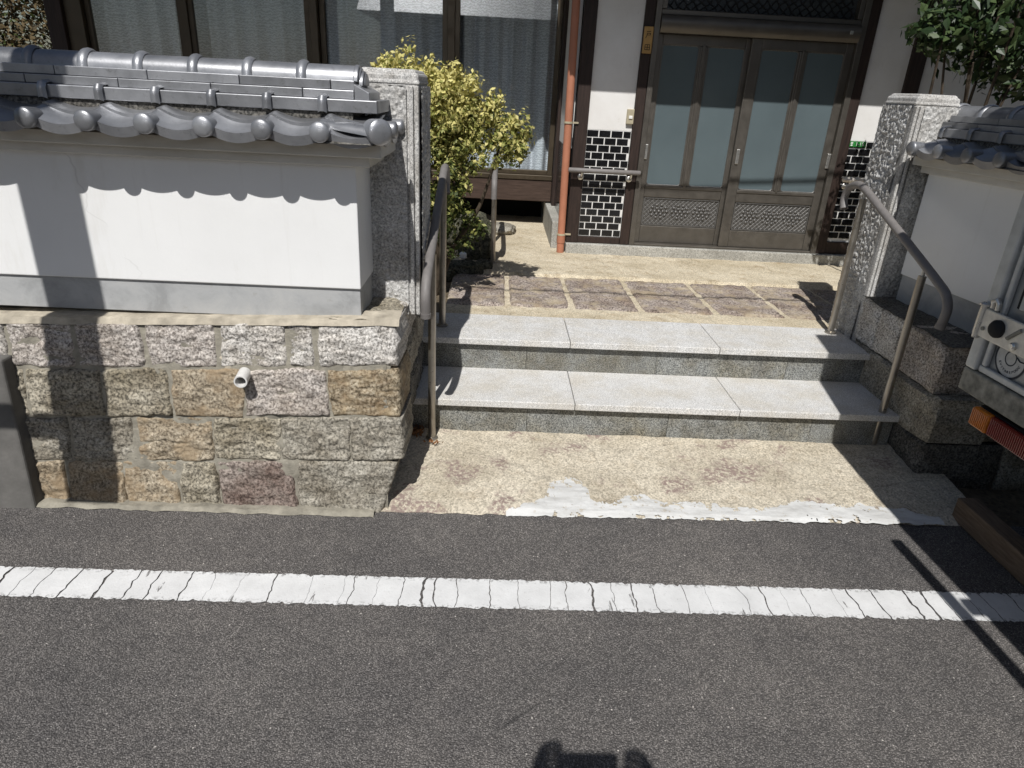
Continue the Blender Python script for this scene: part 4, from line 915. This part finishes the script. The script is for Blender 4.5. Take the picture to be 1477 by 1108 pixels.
for (c, r, n) in (((-0.50, 4.15, 1.47), (0.31, 0.31, 0.30), 190), ((-0.25, 4.05, 1.42), (0.18, 0.20, 0.27), 120), ((0.06, 4.02, 1.35), (0.12, 0.12, 0.14), 42), ((-0.30, 4.05, 1.08), (0.16, 0.20, 0.20), 55), ((-0.10, 4.02, 1.24), (0.12, 0.12, 0.09), 12), ((-0.25, 4.05, 0.86), (0.17, 0.18, 0.18), 30), ((-0.08, 4.05, 1.47), (0.09, 0.10, 0.09), 18)):
    for _ in range(n):
        d = Vector((rg.gauss(0, 1), rg.gauss(0, 1), rg.gauss(0, 1))).normalized(); k = rg.uniform(0.45, 1.02)
        q = rg.uniform(0.04, 0.065); blobs.append((Vector(c) + Vector((d.x * r[0], d.y * r[1], d.z * r[2])) * k, (q, q, q * 1.1), rg.randint(34, 62)))
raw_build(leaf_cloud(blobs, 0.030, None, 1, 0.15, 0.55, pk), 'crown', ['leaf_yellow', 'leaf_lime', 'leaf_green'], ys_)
branches(ys_, (-0.36, 4.15, 0.38), [(-0.55, 4.15, 1.5), (-0.25, 4.05, 1.45), (0.03, 4.0, 1.38), (-0.40, 4.1, 1.6), (-0.18, 4.0, 1.2), (-0.3, 4.1, 1.1)], 0.024, 'trunk')
cs = thing('camellia_bush', 'dark glossy evergreen bush overhanging the right gate pillar', 'shrub', (2.85, 4.5, 0.4))
raw_build(leaf_cloud([((2.80, 4.35, 2.12), (0.44, 0.38, 0.34), 1300), ((3.25, 4.45, 2.25), (0.48, 0.42, 0.55), 1700), ((2.46, 4.25, 2.0), (0.17, 0.17, 0.14), 260), ((3.1, 4.4, 1.85), (0.4, 0.32, 0.18), 420), ((3.55, 4.45, 2.75), (0.4, 0.4, 0.35), 900)], 0.075, None, 2, 0.35, 0.46, lambda p, k, rng: 1 if rng.random() < .35 else 0), 'crown', ['leaf_dark', 'leaf_mid'], cs)
branches(cs, (2.9, 4.5, 0.38), [(2.5, 4.25, 1.98), (2.8, 4.3, 2.2), (3.2, 4.4, 2.3), (3.3, 4.4, 1.9), (2.62, 4.3, 2.4), (2.95, 4.2, 1.9), (2.42, 4.15, 2.05), (2.6, 4.1, 1.85), (3.05, 4.1, 2.1), (2.75, 4.05, 2.3), (3.3, 4.1, 2.2)], 0.024, 'trunk')
hg = thing('dry_hedge', 'dry brownish hedge beyond the dark corner of the house', 'hedge', (-4.9, 7.6, 0.4))
raw_build(leaf_cloud([((-4.75, 7.6, 1.5), (0.55, 0.5, 0.8), 5200), ((-5.4, 7.5, 1.6), (0.6, 0.5, 1.0), 5600), ((-4.6, 7.7, 2.4), (0.6, 0.5, 0.6), 3000), ((-6.2, 7.5, 1.5), (0.6, 0.5, 1.0), 3000)], 0.055, None, 3, 0.3, 0.5, lambda p, k, rng: 0 if rng.random() < .55 else (1 if rng.random() < .7 else 2)), 'crown', ['leaf_dry', 'leaf_brown', 'leaf_green'], hg)
branches(hg, (-5.0, 7.6, 0.35), [(-4.7, 7.5, 2.2), (-5.4, 7.5, 2.3), (-5.0, 7.6, 2.5), (-6.0, 7.5, 1.8)], 0.04, 'trunk')
def rock(label, c, r, seed, mat, name='garden_rock', cat='rock', grp=None):
    bm = bmesh.new(); bmesh.ops.create_icosphere(bm, subdivisions=4, radius=1.0)
    for v in bm.verts:
        d = v.co.normalized(); k = 1 + 0.22 * fbm(d, 1.5, 3, seed) + 0.05 * fbm(d, 7, 3, seed); q = Vector((math.copysign(abs(d.x) ** .8, d.x), math.copysign(abs(d.y) ** .8, d.y), math.copysign(abs(d.z) ** .7, d.z)))
        v.co = Vector((q.x * r[0], q.y * r[1], q.z * r[2])) * k
    me = bpy.data.meshes.new(name); bm.to_mesh(me); bm.free(); me.materials.append(M[mat]); me.polygons.foreach_set('use_smooth', [True] * len(me.polygons))
    o = bpy.data.objects.new(name, me); link(o, None, c); return tag(o, label, cat, grp)
rock('upright mossy garden rock behind the lone handrail post', (-0.13, 5.02, 0.55), (0.13, 0.12, 0.20), 1.0, 'garden_rock')
rock('low grey edging rock under the yellow shrub', (-0.20, 4.62, 0.42), (0.13, 0.07, 0.075), 2.0, 'garden_rock')
rock('small dark edging rock between the shrub and the handrail post', (-0.075, 4.72, 0.42), (0.065, 0.06, 0.065), 3.0, 'garden_rock')
rock('rounded edging rock beside the left gate pillar foot', (-0.35, 4.52, 0.41), (0.09, 0.07, 0.065), 5.0, 'garden_rock')
rock('flat pale stepping stone below the window sill', (0.02, 6.02, 0.45), (0.17, 0.14, 0.05), 4.0, 'stone_grey')
rock('white pebble lying on the garden edging', (-0.215, 4.72, 0.505), (0.026, 0.022, 0.024), 6.0, 'sign_white', 'pebble', 'pebble')
rock('grey garden rock in the shade beneath the window', (-0.42, 5.6, 0.5), (0.22, 0.18, 0.14), 8.0, 'garden_rock')
# fallen leaves in the corner of the apron
fl = leaf_cloud([((-0.335, 2.90, 0.075), (0.05, 0.06, 0.014), 120), ((-0.25, 2.80, 0.068), (0.05, 0.03, 0.004), 16), ((-0.16, 4.64, 0.425), (0.16, 0.06, 0.012), 160)], 0.018, None, 9, 0.2, 0.6, lambda p, k, rng: 0)
me = bpy.data.meshes.new('fallen_leaves'); me.from_pydata(fl.v, [], fl.f); me.materials.append(M['dead_leaf']); o = bpy.data.objects.new('fallen_leaves', me); link(o)
tag(o, 'brown fallen leaves swept into the corners by the steps', 'leaves', kind='stuff')

# ------------------------------------------------------------------ the parked truck (local frame: rear face x=0, forward +x, kerb side y=0)
TL = Vector((1.70, 2.215, 0.0))
tk = thing('box_truck', 'weathered grey box truck parked by the stone wall with amber and red tail lamp', 'truck', TL)
def tb(name, mat, x0, x1, y0, y1, z0, z1, bevel=0.0, parent=None): return MB().box(x0, x1, y0, y1, z0, z1).build(name, mat, parent or tk, loc=TL, bevel=bevel)
TWD, TH = 2.05, 2.34
tb('cargo_box', 'truck_pale', 0.035, 3.1, -TWD + .012, -0.012, 0.775, TH); tb('top_shadow_box', 'truck_pale', 0.10, 3.2, -TWD + .03, -0.02, TH + .012, 3.05, 0.02)  # upper box is unseen, added to shape the truck's shadow on the gate
shadow_box = tb('rear_shadow_box', 'truck_grey', -0.190, -0.016, -TWD - .05, -0.25, 1.42, 2.55, 0.01)  # added out of view to push the truck's shadow edge across the steps
tb('sill', 'truck_sill', -0.012, 0.10, -TWD, 0, 0.688, 0.772, 0.006)
for y0, y1 in ((-0.052, 0), (-TWD, -TWD + .052)): tb('corner_post', 'truck_pale', -0.014, 0.05, y0, y1, 0.774, TH + .01, 0.008)
tb('top_beam', 'truck_grey', -0.012, 0.06, -TWD + .054, -0.054, TH - .10, TH + .008, 0.006)
gate = tb('rear_door', 'truck_grey', 0.012, 0.034, -TWD + .054, -0.054, 0.774, TH - .102)
for z0, z1 in ((0.776, 0.800), (TH - .13, TH - .104)): tb('door_frame', 'truck_pale', -0.004, 0.011, -TWD / 2 + .004, -0.056, z0, z1, 0.005, gate)
for y in (-0.070, -TWD / 2 + .012): tb('door_frame', 'truck_pale', -0.006, 0.011, y - .014, y + .006, 0.801, TH - .131, 0.005, gate)
tb('door_rib', 'truck_pale', 0.002, 0.0115, -0.150, -0.128, 1.02, TH - .14, 0.004, gate)
tb('door_rib', 'truck_dark', 0.009, 0.0118, -0.126, -0.112, 1.02, TH - .14, 0, gate)
# hinge strap wrapping the corner
sp = MB(); sp.prism([(-0.022, -0.30), (-0.010, -0.30), (-0.010, 0.004), (0.09, 0.004), (0.09, 0.014), (-0.014, 0.014), (-0.022, 0.006)], 2, 0.893, 0.992)
strap = sp.build('hinge_strap', 'strap_paint', tk, loc=TL, bevel=0.004)
MB().lathe([(0.030, 0), (0.030, .012), (0.022, .022), (0.012, .026)], (-0.021, -0.105, 0.945), (-1, 0, 0), 20).build('rubber_stop', 'rubber', strap, loc=TL, smooth=True)
MB().lathe([(0.013, 0), (0.013, .008), (0.008, .012)], (-0.021, -0.190, 0.915), (-1, 0, 0), 14).build('bolt', 'silver', strap, loc=TL, smooth=True)
MB().lathe([(0.007, 0), (0.007, .006)], (-0.021, -0.040, 0.925), (-1, 0, 0), 12).build('bolt', 'truck_sill', strap, loc=TL)
MB().tube([(-0.018, -0.012, 0.885), (-0.018, -0.012, 1.0)], 0.012, 14).build('hinge_pin', 'silver', strap, loc=TL, smooth=True)
MB().lathe([(0.020, 0), (0.020, .006), (0.010, .012)], (-0.016, -0.012, 0.998), (0, 0, 1), 16).build('pin_head', 'silver', strap, loc=TL, smooth=True)
MB().tube([(-0.016, -0.045, 1.0), (-0.020, -0.045, 1.022), (-0.018, -0.058, 1.03), (-0.018, -0.068, 1.018), (-0.016, -0.068, 0.998)], 0.009, 10).build('hook', 'silver', strap, loc=TL, smooth=True)
MB().tube([(-0.024, -0.20, 0.972), (-0.024, -0.155, 0.930)], 0.007, 8).build('slot_lever', 'truck_sill', strap, loc=TL, smooth=True)
# round sticker with a ring and a line of lettering
sk = MB(); sk.lathe([(0.062, 0), (0.062, .0016)], (0.0118, -0.160, 0.862), (-1, 0, 0), 40); stk = sk.build('sticker', 'sticker_white', gate, loc=TL)
def ring(r0, r1, d):
    mb = MB(); n = 48
    mb.grid(lambda a, b: (0.0118 - d, -0.160 + (r0 + (r1 - r0) * b) * math.sin(2 * math.pi * a), 0.862 + (r0 + (r1 - r0) * b) * math.cos(2 * math.pi * a)), n, 1); return mb
ring(0.0625, 0.070, 0.0012).build('sticker_ring', 'sticker_ink', stk, loc=TL); ring(0.021, 0.0255, 0.0022).build('sticker_ring', 'sticker_ink', stk, loc=TL)
MB().tube([(0.0094, -0.183, 0.874), (0.0094, -0.20, 0.866), (0.0094, -0.222, 0.868)], 0.0022, 6).build('sticker_ring', 'sticker_ink', stk, loc=TL)
def arc_text(txt, rad, a0, step, size):
    for i, chh in enumerate(txt):
        if chh == ' ': continue
        an = a0 + step * i; me = text_mesh(chh, size, 0.0003); me.materials.clear(); me.materials.append(M['sticker_ink'])
        o = bpy.data.objects.new('lettering', me); link(o, stk, TL + Vector((0.0092, -0.160 - rad * math.sin(an), 0.862 + rad * math.cos(an))))
        flip = math.cos(an) < 0
        # face -x, text right = -y, up = radial
        up = Vector((0, -math.sin(an), math.cos(an))) * (-1 if flip else 1); nn = Vector((-1, 0, 0)); rt = up.cross(nn)
        o.rotation_euler = Matrix((rt, up, nn)).transposed().to_euler()
arc_text('usp', 0.045, R(2), R(22), 0.026)
arc_text('COOPERATIVE', 0.046, R(-252 + 0), R(13), 0.0125)
# tail lamp
lp = tb('tail_lamp', 'truck_dark', 0.004, 0.05, -0.43, -0.112, 0.598, 0.672, 0.004)
am = tb('indicator_lens', 'lamp_amber', -0.022, 0.003, -0.196, -0.116, 0.600, 0.670, 0.007, lp); rl = tb('brake_lens', 'lamp_red', -0.020, 0.003, -0.42, -0.198, 0.601, 0.669, 0.007, lp)
for q in range(9): tb('lens_rib', 'lamp_amber', -0.0245, -0.021, -0.190 + q * .0085, -0.1865 + q * .0085, 0.606, 0.664, 0, am)
for q in range(24): tb('lens_rib', 'lamp_red', -0.0222, -0.019, -0.413 + q * .0088, -0.4095 + q * .0088, 0.606, 0.664, 0, rl)
tb('under_rail', 'truck_dark', 0.06, 3.05, -0.50, -0.42, 0.48, 0.688); tb('under_rail', 'truck_dark', 0.06, 3.05, -1.24, -1.16, 0.48, 0.688)
tb('bumper', 'truck_dark', 0.16, 0.23, -TWD + .2, -0.45, 0.44, 0.54, 0.01); tb('mud_flap', 'rubber', 0.38, 0.39, -0.36, -0.06, 0.18, 0.66)
for x in (0.85, 3.9):
    for y in (-0.06, -TWD + .26):
        w = MB().lathe([(0.20, 0), (0.29, .004), (0.32, .03), (0.32, .17), (0.29, .196), (0.20, .20)], (x, y, 0.32), (0, -1, 0), 28).build('wheel', 'tyre', tk, loc=TL, smooth=True)
        MB().lathe([(0.19, 0), (0.17, .05), (0.06, .06)], (x, y + .002, 0.32), (0, -1, 0), 20).build('rim', 'silver', w, loc=TL, smooth=True)
cb = MB(); cb.prism([(3.16, 0.55), (4.55, 0.55), (4.55, 1.1), (4.30, 1.95), (3.16, 1.98)], 1, -TWD + .02, -0.02); cab = cb.build('cab', 'truck_white', tk, loc=TL, bevel=0.03)
for y in (-0.018, -TWD + .012): tb('side_window', 'transom_glass', 3.40, 4.15, y - .004, y + .006, 1.25, 1.80, 0.02, cab)
bar = tb('shadow_bar', 'truck_dark', -0.290, -0.245, -2.0, -1.085, 1.43, 1.47)  # unseen bar and arms, added to cast the thin shadow on the road
for y in (-1.46, -1.80): tb('shadow_bar_arm', 'truck_dark', -0.236, 0.0, y - .03, y + .03, 1.432, 1.468, 0, bar)
tk.rotation_euler = (0, 0, R(1.5))

# ------------------------------------------------------------------ kerbside bits
pk_ = MB().box(2.00, 2.085, 1.60, 2.41, 0.004, 0.105).build('timber_plank', 'plank_wood', bevel=0.006); tag(pk_, 'weathered timber plank lying on the road under the truck', 'plank')
stub = MB().hexa([(-2.05, 2.262, -0.05), (-1.752, 2.262, -0.05), (-1.752, 2.335, -0.05), (-2.05, 2.335, -0.05), (-2.06, 2.325, 0.60), (-1.775, 2.325, 0.60), (-1.775, 2.39, 0.60), (-2.06, 2.39, 0.60)]).build('concrete_post', 'pole_concrete', bevel=0.008); tag(stub, 'dark weathered concrete post standing against the rough stone wall', 'post')
UX, UY = -2.62, 1.36
up = thing('shadow_board_pole', 'unseen concrete pole added at the roadside to carry the shadow-casting board', 'pole', (UX, UY, 0))  # pole added out of view only to carry the shadow-casting board
MB().tube([(UX, UY, -0.1), (UX, UY, 3), (UX, UY, 7.5)], [0.150, 0.140, 0.11], 28).build('shaft', 'pole_concrete', up, smooth=True)
MB().box(UX - .7, UX + .7, UY - .04, UY + .04, 6.9, 6.98).build('crossarm', 'silver', up)
for x in (-.6, 0, .6): MB().lathe([(0.03, 0), (0.045, .03), (0.03, .05), (0.045, .08), (0.02, .12)], (UX + x, UY, 6.98), (0, 0, 1), 14).build('insulator', 'pvc_white', up, smooth=True)
for z in (1.6, 2.9): MB().box(UX + .10, -1.64, UY - .025, UY + .025, z, z + .05).build('bracket', 'silver', up)
bd = MB().box(-1.836, -1.632, UY - .02, UY + .02, 1.275, 3.6).build('shadow_board', 'pvc_white', bevel=0.004); tag(bd, 'unseen narrow board added above the road to cast a strip of shadow', 'board')  # added beyond the frame to throw the upright shadow strip on the wall
def cable(label, pts, r): tag(MB().tube(smooth_path(pts, 10), r, 8).build('overhead_cable', 'cable_black', smooth=True), label, 'cable', 'overhead cables')
cable('black overhead cable crossing above the steps between poles', [(-1.7, 2.05, 3.30), (1.0, 2.12, 3.20), (5.0, 2.2, 3.30)], 0.009)
cable('black overhead cable sagging in front of the porch roof', [(0.2, 3.35, 3.62), (1.8, 3.42, 3.60), (4.0, 3.36, 3.85)], 0.012)

# ------------------------------------------------------------------ the photographer, standing behind the lens
pn = thing('person', 'person in dark blue shirt standing in the road holding up a phone', 'person', (0.10, -0.42, 0))
def skin_body(name, joints, edges, mat, parent, root=0, sub=2):
    me = bpy.data.meshes.new(name); me.from_pydata([j[0] for j in joints], edges, []); o = bpy.data.objects.new(name, me); link(o, parent)
    me.materials.append(M[mat]) if not isinstance(mat, list) else [me.materials.append(M[q]) for q in mat]
    sm = o.modifiers.new('skin', 'SKIN'); sv = me.skin_vertices[0].data
    for i, j in enumerate(joints): r = j[1]; sv[i].radius = (r, r) if not isinstance(r, tuple) else r; sv[i].use_root = i == root
    s2 = o.modifiers.new('sub', 'SUBSURF'); s2.levels = sub; s2.render_levels = sub; return o
X0, YP = 0.10, -0.42
J = [((X0, YP, 0.94), (0.16, 0.11)), ((X0, YP, 1.15), (0.14, 0.10)), ((X0, YP, 1.38), (0.17, 0.11)), ((X0, YP + .01, 1.50), 0.065), ((X0, YP + .03, 1.60), 0.075), ((X0, YP + .04, 1.69), 0.092), ((X0, YP + .03, 1.76), 0.06),
     ((X0 - .19, YP, 1.41), 0.058), ((X0 - .25, YP + .16, 1.30), 0.045), ((X0 - .16, YP + .33, 1.50), 0.034), ((X0 - .150, YP + .385, 1.575), 0.028),
     ((X0 + .19, YP, 1.41), 0.058), ((X0 + .25, YP + .16, 1.30), 0.045), ((X0 + .16, YP + .33, 1.50), 0.034), ((X0 + .115, YP + .385, 1.552), 0.028),
     ((X0 - .10, YP, 0.86), 0.095), ((X0 - .11, YP + .02, 0.48), 0.062), ((X0 - .12, YP, 0.09), 0.045), ((X0 - .13, YP + .17, 0.035), 0.035),
     ((X0 + .10, YP, 0.86), 0.095), ((X0 + .11, YP + .02, 0.48), 0.062), ((X0 + .12, YP, 0.09), 0.045), ((X0 + .13, YP + .17, 0.035), 0.035)]
ED = [(0, 1), (1, 2), (2, 3), (3, 4), (4, 5), (5, 6), (2, 7), (7, 8), (8, 9), (9, 10), (2, 11), (11, 12), (12, 13), (13, 14), (0, 15), (15, 16), (16, 17), (17, 18), (0, 19), (19, 20), (20, 21), (21, 22)]
skin_body('body', J, ED, 'shirt', pn)
def hand(side):
    wx = X0 + (-.150 if side < 0 else .115); s = side
    base = Vector((wx, YP + .385, 1.58 if side < 0 else 1.552)); js = [(tuple(base), 0.024), (tuple(base + Vector((-s * .012, .012, .035))), 0.026)]; es = [(0, 1)]
    for k in range(4):
        b = base + Vector((s * (.020 - .004 * k), .022 - .010 * k, .045 - .004 * k)); m_ = b + Vector((-s * .020, .024, .028 - .012 * k)); e = m_ + Vector((-s * .032, .006, .004)); f = e + Vector((-s * .018, -.010, -.004)); i = len(js)
        js += [(tuple(b), .0095), (tuple(m_), .009), (tuple(e), .0085), (tuple(f), .0075)]; es += [(1, i), (i, i + 1), (i + 1, i + 2), (i + 2, i + 3)]
    i = len(js); js += [(tuple(base + Vector((-s * .030, -.012, .018))), .011), (tuple(base + Vector((-s * .058, -.018, .026))), .010), (tuple(base + Vector((-s * .082, -.016, .028))), .008)]; es += [(1, i), (i, i + 1), (i + 1, i + 2)]
    skin_body('hand', js, es, 'skin', pn, 0, 1)
hand(-1); hand(1)
hr = MB()
def hf(u, v):
    th = 2 * math.pi * u; ph = math.pi * (0.02 + 0.56 * v); return (X0 + 0.098 * math.sin(ph) * math.cos(th), YP + .02 + 0.108 * math.sin(ph) * math.sin(th) - .01, 1.705 + 0.105 * math.cos(ph))
hr.grid(hf, 20, 10).build('hair', 'hair', pn, smooth=True)
ph = MB().box(-0.018, 0.142, -0.007, 0.0, -0.058, 0.018).build('phone', 'phone_black', loc=(0.0, -0.022, 1.652), bevel=0.004); tag(ph, 'black phone held sideways in the hands of the person', 'phone')
ph.rotation_euler = (R(-23.5), 0, 0)

# ------------------------------------------------------------------ the house across the road, behind the lens
oh = thing('house', 'timber clad house with a tiled roof across the road behind the camera', 'house', (0, -10, 0))
def ob(name, mat, x0, x1, y0, y1, z0, z1, parent=None): return MB().box(x0, x1, y0, y1, z0, z1).build(name, mat, parent or oh)
ob('wall', 'dark_wood', -3.2, 11, -14, -8.6, 0, 3.4)
MB().prism([(-14.8, 3.3), (-7.7, 3.3), (-11.2, 5.6)], 0, -3.9, 11.8).build('roof', 'roof_tile', oh)
for x in (1.5, 5.5): w = ob('window', 'window_alu', x, x + 1.8, -8.62, -8.56, 1.0, 2.2); ob('pane', 'transom_glass', x + .08, x + 1.72, -8.57, -8.54, 1.08, 2.12, w)
d = ob('door', 'brown_beam', -1.4, 0.2, -8.62, -8.55, 0.05, 2.1); ob('handle', 'silver', 0.05, 0.1, -8.56, -8.50, 0.95, 1.15, d)
